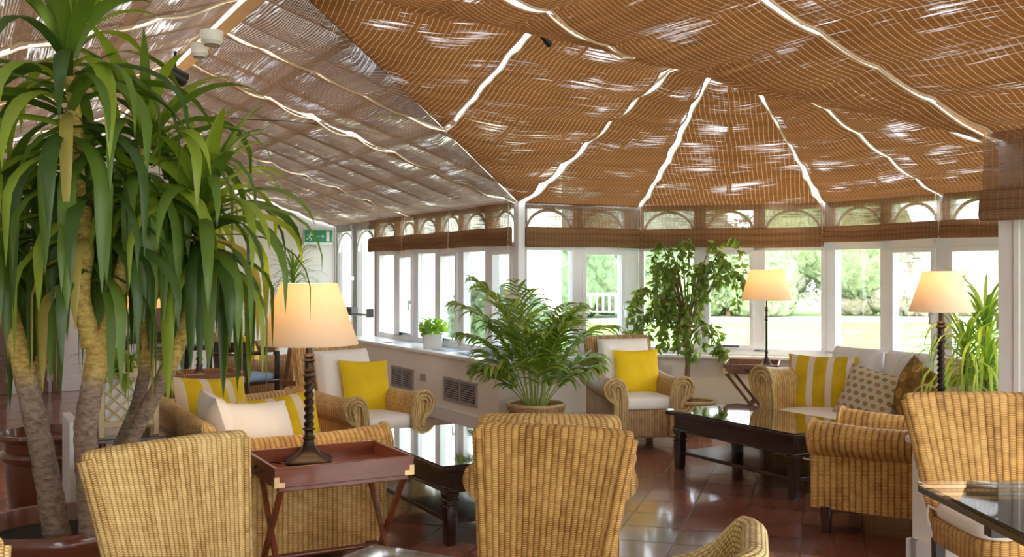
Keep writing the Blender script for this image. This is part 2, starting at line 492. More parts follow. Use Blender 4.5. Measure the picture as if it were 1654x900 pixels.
# the deep boxed sill along it, with grilles
Mb = RM
m = MB(); m.box(4.01, 7.62, 0, 4.39, 11.5, ZS - 0.06, RM)
casing = structure(m.build('trim_1', M['cream_wall'], smooth=False))
m = MB(); m.box(3.975, 7.59, ZS - 0.06, 4.39, 11.5, ZS - 0.025, RM)
m.build('sill_board', M['white_gloss'], casing, bevel=0.008)
m = MB(); m.box(3.99, 7.60, 0, 4.01, 11.5, 0.13, RM)
m.build('skirting', M['white_gloss'], casing, bevel=0.005)
def grille(v0, v1, z0, z1):
    r = MB(); x = 4.01
    for q in ((v0, z0, v1, z0 + .02), (v0, z1 - .02, v1, z1), (v0, z0, v0 + .02, z1), (v1 - .02, z0, v1, z1), ((v0 + v1) / 2 - .01, z0, (v0 + v1) / 2 + .01, z1)):
        r.box(x - 0.014, q[0], q[1], x, q[2], q[3], RM)
    o = r.build('vent_frame', M['vent'], casing, bevel=0.002)
    r = MB(); r.box(x - 0.003, v0 + .01, z0 + .01, x + 0.001, v1 - .01, z1 - .01, RM)
    r.build('vent_backing', M['black'], o)
    r = MB(); k = 9
    for i in range(k):
        z = z0 + 0.03 + (z1 - z0 - 0.06) * i / (k - 1)
        r.box(x - 0.011, v0 + .02, z - .005, x - 0.003, v1 - .02, z + .003, RM)
    r.build('vent_slats', M['vent'], o)
grille(8.02, 8.72, 0.20, 0.42)
grille(9.45, 10.05, 0.20, 0.42)
m = MB(); m.box(4.0, 9.16, 0.33, 4.01, 9.28, 0.40, RM)
m.box(3.994, 9.18, 0.35, 4.0, 9.20, 0.38, RM, 0); m.box(3.994, 9.24, 0.35, 4.0, 9.26, 0.38, RM, 0)
m.build('socket', M['vent'], casing)
# glazed double door at the far end of that wall
m = MB()
for (a, b) in ((0.0, 0.055), (0.66, 0.80), (1.42, 1.50)):
    m.box(a, 0, 0, b, 0.08, ZE, Mleft)
m.box(0, 0, 1.93, 1.5, 0.08, ZE, Mleft); m.box(0, 0, 0, 1.5, 0.08, 0.16, Mleft)
door = structure(m.build('door_1', M['vent'], bevel=0.004))
for (a, b) in ((0.055, 0.66), (0.80, 1.42)):
    m = MB(); m.box(a, 0.03, 0.16, b, 0.036, 1.93, Mleft); m.build('door_pane', M['glass'], door, smooth=False)
    m = MB(); r = (b - a) / 2
    m.tube([Mleft @ Vector(((a + b) / 2 - r * math.cos(q * PI / 14), 0.02, 1.66 + r * 0.82 * math.sin(q * PI / 14))) for q in range(15)], 0.014, 6)
    m.build('arch_bar', M['white_frame'], door)
    m = MB(); m.tube([Mleft @ Vector((x, -0.06, 0.88)) for x in (a + 0.03, b - 0.03)], 0.014, 8)
    for x in (a + 0.03, b - 0.03): m.box(x - 0.02, -0.08, 0.85, x + 0.02, 0.0, 0.96, Mleft)
    m.build('push_bar', M['grey'], door)
m = MB(); m.tube([Mleft @ Vector((0.73, -0.03, z)) for z in (0.2, 1.98)], 0.012, 8)
for z in (0.3, 1.3, 1.95): m.box(0.71, -0.05, z, 0.75, 0, z + 0.05, Mleft)
m.build('door_bolt', M['chrome'], door)
# bay windows
Mf1 = wall_frame(4.39, 7.96, 0)
window_wall(2, Mf1, 1.31, [(0.09, 0.57), (0.67, 1.14)], casements=(1,))
dwarf_wall('wall_back', Mf1, 1.31)
L2 = 1.21 * math.sqrt(2)
Mf2 = wall_frame(5.70, 7.96, -PI / 4)
window_wall(3, Mf2, L2, [(0.03 * L2, 0.305 * L2), (0.372 * L2, 0.625 * L2), (0.687 * L2, 0.975 * L2)], casements=(1,))
dwarf_wall('wall_bay', Mf2, L2)
Mf3 = wall_frame(6.91, 6.754, -PI / 2)
window_wall(4, Mf3, 2.554, [(6.754 - a, 6.754 - b) for a, b in ((6.64, 6.13), (6.01, 5.56), (5.43, 4.95), (4.83, 4.36))], casements=(1, 2))
dwarf_wall('wall_right', Mf3, 2.554)
Mf4 = wall_frame(6.91, 4.20, -PI * 3 / 4)
window_wall(5, Mf4, 1.485, [(0.06, 0.46), (0.55, 0.95), (1.03, 1.43)])
dwarf_wall('wall_bay_near', Mf4, 1.485)
Mf5 = wall_frame(5.86, 3.15, PI)
window_wall(6, Mf5, 1.47, [(0.08, 0.62), (0.72, 1.28)])
dwarf_wall('wall_near', Mf5, 1.47)
# near right wall with its corner column, boxed sill and windows
Mf6 = wall_frame(4.39, 3.15, -PI / 2)
window_wall(7, sub(Mf6, 0.2), 5.8, [(0.2 + i * 0.72, 0.78 + i * 0.72) for i in range(7)])
dwarf_wall('wall_right_near', sub(Mf6, 0.2), 5.8, sill=0)
m = MB(); m.box(4.36, 2.86, 0, 4.52, 3.16, ZE, RM)
for k in range(3): m.box(4.35, 2.89 + k * 0.075, ZS, 4.36, 2.925 + k * 0.075, ZE - 0.02, RM)
structure(m.build('trim_2', M['white_gloss'], bevel=0.006))
m = MB(); m.box(4.03, -3, 0, 4.36, 3.38, ZS - 0.08, RM)
c2 = structure(m.build('trim_3', M['cream_wall'], smooth=False))
m = MB(); m.box(4.0, -3, ZS - 0.08, 4.36, 3.40, ZS - 0.045, RM); m.build('sill_board', M['white_gloss'], c2, bevel=0.008)
m = MB(); m.box(4.005, 3.33, 0, 4.36, 3.40, 0.12, RM); m.box(4.005, -3, 0, 4.03, 3.38, 0.12, RM); m.build('skirting', M['white_gloss'], c2, bevel=0.006)
# far and left solid walls
gz = lambda u: 2.03 + 0.345 * (4.39 - u) if u > 1.5 else 3.03 - 0.345 * (1.5 - u)
m = MB()
b0 = [RW(u, v, z) for v in (13.0, 13.2) for u, z in ((-1.4, 0), (4.39, 0), (4.39, 2.03), (1.5, 3.03), (-1.4, 2.03))]
m.v = [tuple(p) for p in b0]
m.quad((0, 1, 2, 3, 4), [(0, 0)] * 5); m.quad((9, 8, 7, 6, 5), [(0, 0)] * 5)
for i in range(5): j = (i + 1) % 5; m.quad((i, i + 5, j + 5, j), [(0, 0)] * 4)
structure(m.build('wall_far', M['white_wall'], smooth=False))
m = MB(); m.box(-1.4, 12.97, 0, 4.39, 13.0, 0.16, RM); m.box(-1.4, 12.985, 0.16, 4.39, 13.0, 0.19, RM)
structure(m.build('baseboard_far', M['white_gloss'], bevel=0.006))
m = MB(); m.box(-1.6, -3, 0, -1.4, 13.0, 2.03, RM)
structure(m.build('wall_left_inner', M['white_wall'], smooth=False))
# brown timber door cases in the far wall
for k, (u0, u1) in enumerate(((0.28, 0.46), (0.72, 0.88), (0.95, 1.02), (2.05, 2.2))):
    m = MB(); m.box(u0, 12.93, 0, u1, 13.0, 2.05 if k < 3 else 1.9, RM)
    m.box(u0 - 0.015, 12.92, 0, u1 + 0.015, 13.0, 0.14, RM)
    structure(m.build('trim_%d' % (k + 4), M['brown_wood'], bevel=0.006))
# ridge beam, rafters and purlins of the glass roof above the blinds
m = MB(); m.box(1.455, -3, 2.975, 1.55, 13.0, 3.09, RM)
structure(m.build('trim_8', M['tape'], bevel=0.006))
RAF = []
def bar(p, q, w=0.045, h=0.07, dz=0.10):
    a = RW(*p); b = RW(*q); a.z += dz; b.z += dz
    d = (b - a); L = d.length
    X = d.normalized(); Y = Vector((0, 0, 1)).cross(X).normalized(); Z = X.cross(Y)
    R = Matrix((( X.x, Y.x, Z.x, a.x), (X.y, Y.y, Z.y, a.y), (X.z, Y.z, Z.z, a.z), (0, 0, 0, 1)))
    RAF.append(1)
    rm.box(0, -w / 2, 0, L, w / 2, h, R)
rm = MB()
za = lambda u: 2.03 + 0.345 * (4.39 - u)
zl = lambda u: 3.03 - 0.345 * (1.5 - u)
zb = lambda v: 2.03 + 0.38 * (7.96 - v)
zn = lambda v: 2.03 + 0.44 * (v - 3.15)
z3 = lambda u: 2.03 + 0.43 * (6.91 - u)
for k in range(17):
    v = 13.0 - k * 0.63
    if v > 7.9: bar((4.39, v, za(4.39)), (1.5, v, za(1.5)), 0.11)
for k in range(22):
    v = 13.0 - k * 0.72
    if v > -3: bar((-1.4, v, zl(-1.4)), (1.5, v, zl(1.5)), 0.10)
for v in (7.3, 6.82, 6.2, 5.7):
    a = (7.96 - v) / 0.908; bar((4.39 - a, v, za(4.39 - a)), (1.5, v, za(1.5)))
for v in (4.9, 4.25, 3.7):
    a = (v - 3.15) / 0.784; bar((4.39 - a, v, za(4.39 - a)), (1.5, v, za(1.5)))
for k in range(9):
    v = 3.15 - k * 0.7; bar((4.39, v, za(4.39)), (1.5, v, za(1.5)))
for u in (1.9, 2.5, 3.135, 3.75):
    a = 4.39 - u; v = 7.96 - 0.908 * a; bar((u, v, zb(v)), (u, 5.38, 3.01))
    v = 3.15 + 0.784 * a; bar((u, v, zn(v)), (u, 5.38, 3.01))
AP = (4.63, 5.38, 3.01)
for p in ((4.39, 7.96), (5.05, 7.96), (5.70, 7.96), (6.30, 7.36), (6.91, 6.754), (6.91, 6.1), (6.91, 5.5), (6.91, 4.85), (6.91, 4.2), (6.38, 3.67), (5.86, 3.15), (5.1, 3.15), (4.39, 3.15)):
    bar((p[0], p[1], 2.03), AP)
bar((4.39, 7.96, 2.03), (1.55, 5.38, 3.01), 0.07); bar((4.39, 3.15, 2.03), (1.55, 5.38, 3.01), 0.07); bar((1.5, 5.38, 3.01), AP, 0.07)
for u in (3.85, 3.3, 2.75, 2.2):
    bar((u, 13.0, za(u)), (u, 7.96 - 0.908 * (4.39 - u), za(u)), 0.09, 0.05)
    bar((u, -3, za(u)), (u, 3.15 + 0.784 * (4.39 - u), za(u)), 0.04, 0.05)
for u in (0.9, 0.3, -0.3, -0.9): bar((u, -3, zl(u)), (u, 13.0, zl(u)), 0.09, 0.05)
structure(rm.build('ceiling', M['white_gloss'], smooth=False))

# ================================================================ ROOF BLINDS (billowing woven wood)
rb_n = [0]
def roof_blind(p00, p10, p01, p11, udir, label, mat='blind', seed=0, sag=0.040, gap=0.022, nu=20, per=0.37):
    """p = (u,v,z) corners in the room frame; 0->1 first index along the eave, second index up the slope"""
    rnd = random.Random(seed + 11)
    P = [Vector(p) for p in (p00, p10, p01, p11)]
    ph = [rnd.uniform(0, 6.28) for _ in range(6)]
    ud = Vector((*udir, 0))
    slope_len = max((P[2] - P[0]).length, (P[3] - P[1]).length)
    eave = P[0].lerp(P[1], 0.5)
    nv = max(24, int(slope_len / 0.045))
    nrm = (P[1] - P[0]).cross(P[3] - P[0])
    if nrm.length < 1e-6: nrm = (P[1] - P[0]).cross(P[2] - P[0])
    nrm.normalize()
    vd = nrm.cross(ud).normalized()
    m = MB()
    def edge(t, side):
        w = gap * (0.75 + 0.55 * math.sin(t * slope_len / per * PI * 2 + ph[side]) * 0.5 + 0.45 * math.sin(t * 7 + ph[side + 2]))
        return max(0.004, w)
    def fn(i, j):
        a = P[0].lerp(P[2], j); b = P[1].lerp(P[3], j)
        L = max((b - a).length, 1e-4)
        ea = min(edge(j, 0) / L, 0.48); eb = min(edge(j, 1) / L, 0.48)
        i2 = ea + i * (1 - ea - eb)
        p = a.lerp(b, i2)
        V = p.dot(vd); U = p.dot(ud)
        s = abs(math.sin(PI * V / per + 0.25 * math.sin(U * 1.7 + ph[4])))
        fade = min(1.0, j * slope_len / 0.3, (1 - j) * slope_len / 0.3)
        z = fade * sag * (s ** 0.8) * (0.72 + 0.28 * math.sin(U * 2.3 + ph[5]))
        z += fade * (0.028 * 4 * i * (1 - i) + 0.010 * math.sin(U * 5 + V * 3 + ph[1]))
        q = RW(p.x, p.y, p.z - z - 0.015)
        return q, (U, V)
    m.grid(fn, nu, nv)
    o = m.build('roof_blind', M[mat], angle=80)
    tag(o, label, 'blind', 'woven roof blinds')
    for side in (0, 1):
        t = MB(); pts = [fn(side, j / nv)[0] for j in range(nv + 1)]
        pts = [p + Vector((0, 0, -0.004)) for p in pts]
        t.tube(pts, 0.007, 5)
        t.build('edge_tape', M['tape'], o)
    return o
A = lambda u, v: (u, v, za(u))
Lf = lambda u, v: (u, v, zl(u))
B = lambda u, v: (u, v, zb(v))
N = lambda u, v: (u, v, zn(v))
E3 = lambda u, v: (u, v, z3(u))
roof_blind(A(4.39, 7.97), A(4.39, 10.4), A(1.545, 7.97), A(1.545, 10.4), (0, 1), 'large grey-brown roof blind over the low windows, left of the long white gap', 'blind_far', 1, gap=0.036)
roof_blind(A(4.39, 10.42), A(4.39, 12.98), A(1.545, 10.42), A(1.545, 12.98), (0, 1), 'grey-brown roof blind at the far end by the exit sign', 'blind_far', 2)
roof_blind(A(4.37, 7.945), A(3.135, 6.82), A(1.545, 7.945), A(1.545, 6.82), (0, 1), 'pale brown roof blind between the long white gap and the valley fold', 'blind_far', 3, gap=0.032)
roof_blind(A(3.12, 6.80), A(1.62, 5.45), A(1.545, 6.80), A(1.56, 5.45), (0, 1), 'loose-weave roof blind at top centre left of the valley fold', 'blind_far', 4)
roof_blind(A(1.56, 5.36), A(2.985, 4.26), A(1.545, 5.34), A(1.545, 4.26), (0, 1), 'dark roof blind at the top edge just right of the valley', 'blind', 5)
roof_blind(A(2.985, 4.24), A(4.385, 3.16), A(1.545, 4.24), A(1.545, 3.16), (0, 1), 'striped brown roof blind at top centre right, its lower edge a curved fold', 'blind', 6)
roof_blind(A(4.39, 3.14), A(4.39, 1.2), A(1.545, 3.14), A(1.545, 1.2), (0, 1), 'large striped brown roof blind in the top right corner', 'blind', 7, sag=0.05)
roof_blind(A(4.39, 1.18), A(4.39, -0.9), A(1.545, 1.18), A(1.545, -0.9), (0, 1), 'roof blind beside the camera, right slope', 'blind', 8)
roof_blind(A(4.39, -0.92), A(4.39, -3), A(1.545, -0.92), A(1.545, -3), (0, 1), 'roof blind behind the camera, right slope', 'blind', 9)
lv = [-3, -0.9, 1.2, 3.5, 5.9, 7.96, 10.4, 12.98]
for k in range(7):
    roof_blind(Lf(-1.4, lv[k] + .01), Lf(-1.4, lv[k + 1] - .01), Lf(1.43, lv[k] + .01), Lf(1.43, lv[k + 1] - .01), (0, 1),
               ['roof blind behind the camera, left slope', 'roof blind beside the camera, left slope', 'roof blind left of the camera above the pot',
                'grey roof blind in the top left corner, nearest of those behind the yucca', 'grey roof blind behind the top of the yucca leaves, second from the top left corner',
                'grey roof blind left of the ridge beam, behind the middle yucca leaves', 'farthest grey roof blind left of the ridge beam'][k], 'blind_far', 20 + k, sag=0.035)
roof_blind(B(1.62, 5.47), B(3.125, 6.80), B(1.62, 5.40), B(3.125, 5.40), (1, 0), 'orange-brown triangular roof blind right of the valley fold, top centre left', 'blind', 30)
roof_blind(B(3.145, 6.83), B(4.38, 7.94), B(3.145, 5.40), B(4.38, 5.40), (1, 0), 'orange-brown roof blind between two slanting white gaps above the palm', 'blind', 31)
roof_blind(B(4.40, 7.95), B(5.69, 7.95), (4.40, 5.40, 3.0), (4.62, 5.40, 3.0), (1, 0), 'tapering roof blind above the wing armchair by the windows', 'blind', 32, gap=0.03)
s2 = math.sqrt(.5)
roof_blind((5.71, 7.95, 2.03), (6.90, 6.764, 2.03), (4.62, 5.40, 3.005), (4.64, 5.38, 3.005), (s2, -s2), 'triangular roof blind over the three middle bay windows', 'blind', 33, gap=0.03)
roof_blind((6.91, 6.744, 2.03), (6.91, 5.51, 2.03), AP, AP, (0, 1), 'tapering roof blind right of the triangular one, above the short lamp', 'blind', 34, gap=0.012)
roof_blind((6.91, 5.49, 2.03), (6.91, 4.21, 2.03), AP, AP, (0, 1), 'tapering roof blind above the right-hand lamp', 'blind', 35, gap=0.012)
roof_blind((6.90, 4.19, 2.03), (5.87, 3.16, 2.03), AP, AP, (s2, s2), 'roof blind over the near bay corner, behind the column', 'blind', 36)
roof_blind(N(5.85, 3.16), N(4.40, 3.16), (4.62, 5.36, 3.0), (4.41, 5.36, 3.0), (1, 0), 'roof blind over the near side of the bay', 'blind', 37)
roof_blind(N(4.38, 3.17), N(3.0, 4.24), (4.38, 5.36, 3.0), (3.0, 5.36, 3.0), (1, 0), 'roof blind hidden behind the curved fold at top right', 'blind', 38)
roof_blind(N(2.98, 4.26), N(1.62, 5.32), (2.98, 5.36, 3.0), (1.62, 5.35, 3.0), (1, 0), 'roof blind hidden behind the fold at top centre', 'blind', 39)

# ================================================================ WINDOW BLINDS (roman, lower part stacked in folds)
def window_blind(Mx, x0, x1, label, off=-0.05, z1=2.03, zf=1.80, zb_=1.63, seed=0, rad=0.015):
    rnd = random.Random(seed)
    root = MB()
    ph = rnd.uniform(0, 6)
    def fn(i, j):
        x = x0 + 0.012 + i * (x1 - x0 - 0.024) + 0.006 * math.sin(j * 9 + ph)
        z = z1 + j * (zf - z1)
        y = off - 0.012 * math.sin(j * PI) + 0.006 * math.sin(i * 9 + ph)
        return Mx @ Vector((x, y, z)), (x, z)
    root.grid(fn, 14, 8)
    o = root.build('window_blind', M['blind_win'], angle=80)
    tag(o, label, 'blind', 'woven window blinds')
    m = MB()
    nfold = 3; dz = (zf - zb_) / nfold
    prof = []
    for k in range(nfold):
        zt = zf - k * dz + 0.01
        for q in range(7):
            a = PI / 2 - q * PI / 6
            prof.append((off - 0.012 - (rad + k * 0.003) * math.cos(a), zt - (dz + 0.012) / 2 + (dz / 2 + 0.006) * math.sin(a)))
    back = [(off + 0.008, zb_), (off + 0.008, zf)]
    rings = []
    n = 12
    for k in range(n + 1):
        x = x0 + 0.006 + (x1 - x0 - 0.012) * k / n
        rings.append([Mx @ Vector((x, y + 0.004 * math.sin(x * 7 + ph), z + 0.004 * math.sin(x * 5 + ph))) for y, z in prof + back])
    # build by hand so U runs along the blind
    pr = prof + back; L = len(pr); b = len(m.v)
    ac = [0]
    for k in range(1, L): ac.append(ac[-1] + math.hypot(pr[k][0] - pr[k-1][0], pr[k][1] - pr[k-1][1]))
    for r in rings: m.v += [tuple(p) for p in r]
    for k in range(n):
        xa = x0 + (x1 - x0) * k / n; xb = x0 + (x1 - x0) * (k + 1) / n
        for q in range(L - 1):
            m.quad((b + k*L + q, b + k*L + q + 1, b + (k+1)*L + q + 1, b + (k+1)*L + q), [(xa, ac[q]), (xa, ac[q+1]), (xb, ac[q+1]), (xb, ac[q])])
    m.quad([b + q for q in range(L)][::-1], [(0, 0)] * L); m.quad([b + n*L + q for q in range(L)], [(0, 0)] * L)
    m.build('stacked_folds', M['blind_fold'], o, angle=60)
    m = MB()
    xc = x1 - 0.02
    m.tube([Mx @ Vector((xc, off - 0.02, z1)), Mx @ Vector((xc, off - 0.03, zb_ - 0.02))], 0.0035, 5)
    m.lathe([(0.001, 0), (0.008, 0.004), (0.006, 0.02), (0.001, 0.024)], 8, tuple(Mx @ Vector((xc, off - 0.03, zb_ - 0.04))))
    m.build('pull_cord', M['tape'], o)
    return o
for k, (va, vb) in enumerate(((11.6, 10.5), (10.5, 9.27), (9.27, 8.0))):
    window_blind(Mleft, LV(va), LV(vb), ['brown window blind nearest the glazed door, above the sill plant', 'middle window blind over the boxed sill', 'window blind over the boxed sill, next to the bay corner post'][k], seed=k, zb_=1.645)
window_blind(Mf1, 0.03, 1.30, 'window blind right of the bay corner post, above the feathery palm', seed=5)
window_blind(Mf2, 0.01, L2 - 0.01, 'wide window blind above the weeping fig, three arches showing through', seed=6)
window_blind(Mf3, 0.03, 1.26, 'window blind above the bay sofa, two arches showing through', seed=7, zb_=1.67)
window_blind(Mf3, 1.28, 2.54, 'window blind above the right-hand lamp', seed=8, zb_=1.67)
window_blind(Mf4, 0.02, 1.46, 'window blind behind the white column', seed=9)
window_blind(sub(Mf6, 0.0), -0.02, 1.3, 'nearest window blind, box-like at the right edge beside the white column', off=-0.13, z1=2.06, zf=1.78, zb_=1.645, seed=10, rad=0.018)
window_blind(sub(Mf6, 0.0), 1.32, 2.7, 'window blind beside the camera on the right', off=-0.13, z1=2.06, zf=1.78, zb_=1.645, seed=12)
m = MB(); m.box(0, -0.06, 0, 0.07, 0.02, 2.03, Matrix.Translation(RW(4.36, 7.97)) @ RM)
structure(m.build('trim_9', M['white_frame'], bevel=0.006))
# ================================================================ FURNITURE BUILDERS (front of every piece faces local -Y)
def superell(w, d, n=32, e=5.0, c=(0, 0)):
    out = []
    for i in range(n):
        a = 2 * PI * (i + 0.5) / n
        ca, sa = math.cos(a), math.sin(a)
        out.append((c[0] + w / 2 * math.copysign(abs(ca) ** (2 / e), ca), c[1] + d / 2 * math.copysign(abs(sa) ** (2 / e), sa)))
    return out
def back_panel(w0, w1, y0, y1, z0, z1, t0, t1, bow=0.02, n=48, round_r=0.035, lean_pow=1.0):
    """leaning woven back: closed loft going up, rounded over at the top"""
    m = MB(); rings = []
    ks = [k / 18 for k in range(19)]
    H = z1 - z0
    for k in ks:
        z = z0 + (H - round_r) * k
        f = (z - z0) / H
        rings.append((z, f, 1.0, 0.0))
    for q in range(1, 7):
        a = q / 6 * PI / 2
        z = z1 - round_r + round_r * math.sin(a); f = (z - z0) / H
        rings.append((z, f, max(math.cos(a), 0.04), round_r * (1 - math.cos(a))))
    R = []
    for z, f, ts, ins in rings:
        w = w0 + (w1 - w0) * f - 2 * ins; y = y0 + (y1 - y0) * f ** lean_pow; t = (t0 + (t1 - t0) * f) * ts
        loop = []
        for (px, py) in superell(w, t, n, 8.0):
            loop.append((px, y + py + bow * (1 - (2 * px / w) ** 2), z + 0.004 * (1 - (2 * px / w) ** 2) * f))
        R.append(loop)
    m.loft(R)
    return m
def box_loft(w, d, z0, z1, e=10.0, c=(0, 0), n=40, r=0.015, taper=0.0):
    m = MB(); R = []
    for z, ins in ((z0, r), (z0 + r * .5, r * .2), (z0 + r, 0), (z1 - r, 0), (z1 - r * .5, r * .2), (z1, r)):
        s = 1 + taper * (z - z0) / (z1 - z0)
        R.append([(x, y, z) for x, y in superell((w - 2 * ins) * s, (d - 2 * ins) * s, n, e, c)])
    m.loft(R); return m
def leg_mb(x, y, z1, w0=0.045, w1=0.05, spl=0.0):
    m = MB()
    R = []
    for z, w in ((0, w0 * .85), (0.01, w0), (z1, w1)):
        R.append([(x + spl * (1 - z / z1) * (1 if x > 0 else -1) + a, y + b, z) for a, b in ((-w/2, -w/2), (w/2, -w/2), (w/2, w/2), (-w/2, w/2))])
    m.loft(R); return m
def puff(w, h, t, px=4.0, concave=0.06, nn=22, Mx=None, e=0.5):
    """puffy two-sided cushion; lies in local x (w) / z (h), thick along y"""
    m = MB(); Mx = Mx or Matrix()
    def side(sg):
        def fn(i, j):
            X, Y = 2 * i - 1, 2 * j - 1
            X = math.copysign(abs(X) ** 0.85, X); Y = math.copysign(abs(Y) ** 0.85, Y)
            x = w / 2 * X * (1 - concave * (1 - Y * Y)); z = h / 2 * Y * (1 - concave * (1 - X * X))
            th = t / 2 * ((1 - abs(X) ** px) * (1 - abs(Y) ** px)) ** e
            th *= 1 + 0.06 * math.sin(9 * X + 3 * Y) * (1 - X * X)
            return Mx @ Vector((x, sg * th, z)), (x, z)
        return fn
    m.grid(side(-1), nn, nn)
    b = side(1)
    m.grid(lambda i, j: b(1 - i, j), nn, nn)
    return m
def slab(w, d, t, Mx, px=10.0, puffy=0.35):
    """box cushion lying flat: local x,y plan, z thickness, top at +t/2"""
    m = MB()
    R = []
    n = 44
    prof = [(-t/2, 0.93), (-t/2, 0.97), (-t*0.38, 1.0), (0, 1.012), (t*0.30, 1.0), (t*0.44, 0.975), (t*0.56, 0.92), (t*0.64, 0.80), (t*0.70, 0.55), (t*0.72, 0.25), (t*0.72, 0.03)]
    for z, s in prof:
        R.append([Mx @ Vector((x * s, y * s, z)) for x, y in superell(w, d, n, px)])
    m.loft(R); return m
TR = Matrix.Translation
def RX(a): return Matrix.Rotation(a, 4, 'X')
def RZ(a): return Matrix.Rotation(a, 4, 'Z')

def make_dining_chair(label, mat, loc, rotz, group='high-backed wicker dining chairs', cushion=True):
    r = empty('dining_chair', loc, rotz, label, 'chair', group)
    back_panel(0.37, 0.535, 0.185, 0.315, 0.36, 0.905, 0.045, 0.05, 0.018, round_r=0.022).build('backrest', mat, r, angle=70)
    # rolled edge binding
    for sx in (-1, 1):
        m = MB(); pts = []
        for k in range(12):
            f = k / 11; z = 0.37 + 0.51 * f
            ff = (z - .36) / .545
            pts.append((sx * ((0.37 + 0.165 * ff) / 2 - 0.008), 0.185 + 0.13 * ff, z))
        m.tube(pts, 0.026, 10); m.build('back_edge', mat, r, angle=70)
    box_loft(0.44, 0.43, 0.33, 0.435, 9.0, (0, -0.015)).build('seat', mat, r, angle=70)
    if cushion:
        slab(0.43, 0.42, 0.05, TR((0, -0.02, 0.462)), 6.0).build('seat_cushion', M['cushion'], r)
        m = MB()
        for sx in (-1, 1):
            m.tube([(sx * .19, .16, .455), (sx * .22, .19, .47), (sx * .235, .17, .44), (sx * .23, .16, .40)], 0.006, 6)
        m.build('cushion_tie', M['cushion'], r)
    for x in (-.19, .19):
        for y in (-.19, .17):
            leg_mb(x, y, 0.345, 0.035, 0.042).build('leg', M['leg_wood'], r, bevel=0.003)
    return r

def arm_profile(cx, cz, r, zb, n=18, sgn=1):
    """closed (x,z) outline of a scroll arm, roll leaning outward"""
    P = [(cx + r * 0.35, zb), (cx + r * 0.35, cz - r * 1.15)]
    for k in range(n + 1):
        a = math.radians(-58 + 238 * k / n)
        P.append((cx + r * 0.25 + r * math.cos(a), cz + r * math.sin(a)))
    P += [(cx - r * 0.75, cz - r * 0.9), (cx - r * 0.75, zb)]
    return [(sgn * x, z) for x, z in P]

def make_lounge(name, label, cat, loc, rotz, mat, hw=0.37, D=0.80, arm_z=0.56, back_z=0.86, seat_z=0.345, group=None,
                cushions=1, back_cushion=True, sag_arm=0.05, r_arm=0.085, trim=True, bottom=0.09, legs='leg_wood', cush_mat='cushion', back_t=0.085, leg_h=None, edge='wicker_edge'):
    r = empty(name, loc, rotz, label, cat, group)
    yf, yb = -D / 2, D / 2
    inner = hw - 2 * r_arm * 0.82
    # apron / base
    box_loft(2 * (hw - 0.9 * r_arm - 0.012), D - 0.07, bottom, seat_z - 0.03, 14.0, (0, 0.0)).build('base', mat, r, angle=70)
    # back
    bw = 2 * inner + 0.10
    back_panel(bw - 0.02, bw + 0.05, yb - 0.17, yb - 0.03, bottom + .02, back_z, back_t, back_t * 1.05, 0.012, round_r=0.045, lean_pow=1.2).build('backrest', mat, r, angle=70)
    for sx in (-1, 1):
        m = MB(); rings = []; ny = 16
        cx = hw - r_arm * 1.25
        for k in range(ny + 1):
            f = k / ny; y = yf + 0.01 + (D - 0.10) * f
            flare = 1.0 + 0.10 * max(0, 1 - f * 6)
            cz = arm_z - r_arm + sag_arm * (f ** 1.6) - 0.012 * math.sin(f * PI)
            rr = r_arm * flare * (1 - 0.12 * f)
            if k == 0: rr *= 0.93
            if k == 1: y = yf + 0.012
            if k == 0: y = yf
            rings.append([(x, y, z) for x, z in arm_profile(cx, cz, rr, bottom)])
            if sx < 0: rings[-1] = [(-x, y_, z) for x, y_, z in rings[-1]][::-1]
        m.loft(rings)
        # ribs should run across the roll: swap U and V on the swept skin
        nf = ny * len(rings[0])
        m.uv = [[(b, a) for a, b in t] if q < nf else t for q, t in enumerate(m.uv)]
        o = m.build('arm', mat, r, angle=50)
        if trim:
            t = MB(); pf = arm_profile(cx, arm_z - r_arm, r_arm * 1.06, bottom)
            cxm = cx; 
            for sc, rad, dy in ((1.0, 0.013, 0.0), (0.72, 0.011, -0.004), (0.45, 0.010, -0.007)):
                pts = []
                for (x, z) in pf:
                    czz = arm_z - r_arm
                    xx = cxm + (x - cxm) * sc; zz = z if z <= bottom + .001 else czz + (z - czz) * (sc if z > czz else 1)
                    if zz < czz: xx = cxm - 0.01 + (x - cxm) * sc
                    pts.append((sx * xx, yf + dy, zz))
                t.tube(pts, rad, 8)
            t.build('arm_trim', M[edge], o, angle=80)
    # seat cushions
    sw = 2 * inner / cushions
    for k in range(cushions):
        x = -inner + sw * (k + 0.5)
        slab(sw - 0.006, D - 0.17, 0.085, TR((x, -0.065, seat_z - 0.03 + 0.045)), 12.0).build('seat_cushion', M[cush_mat], r)
        if back_cushion:
            Mx = TR((x, yb - 0.235, seat_z + 0.05 + 0.225)) @ RX(math.radians(-14))
            puff(sw - 0.01, 0.45, 0.15, 7.0, 0.01, Mx=Mx).build('back_cushion', M[cush_mat], r)
    for x in (-hw + .10, hw - .10):
        for y in (yf + .07, yb - .12):
            leg_mb(x, y, (leg_h or bottom) + 0.01, 0.045, 0.055).build('leg', M[legs], r, bevel=0.003)
    return r

def pillow(name, label, mat, w, h, t, loc, rz, lean, roll=0.0, group='scatter cushions'):
    Mx = RX(lean) @ Matrix.Rotation(roll, 4, 'Y')
    o = puff(w, h, t, 2.6, 0.07, Mx=Mx, e=0.6).build(name, mat, loc=loc, rotz=rz)
    return tag(o, label, 'cushion', group)

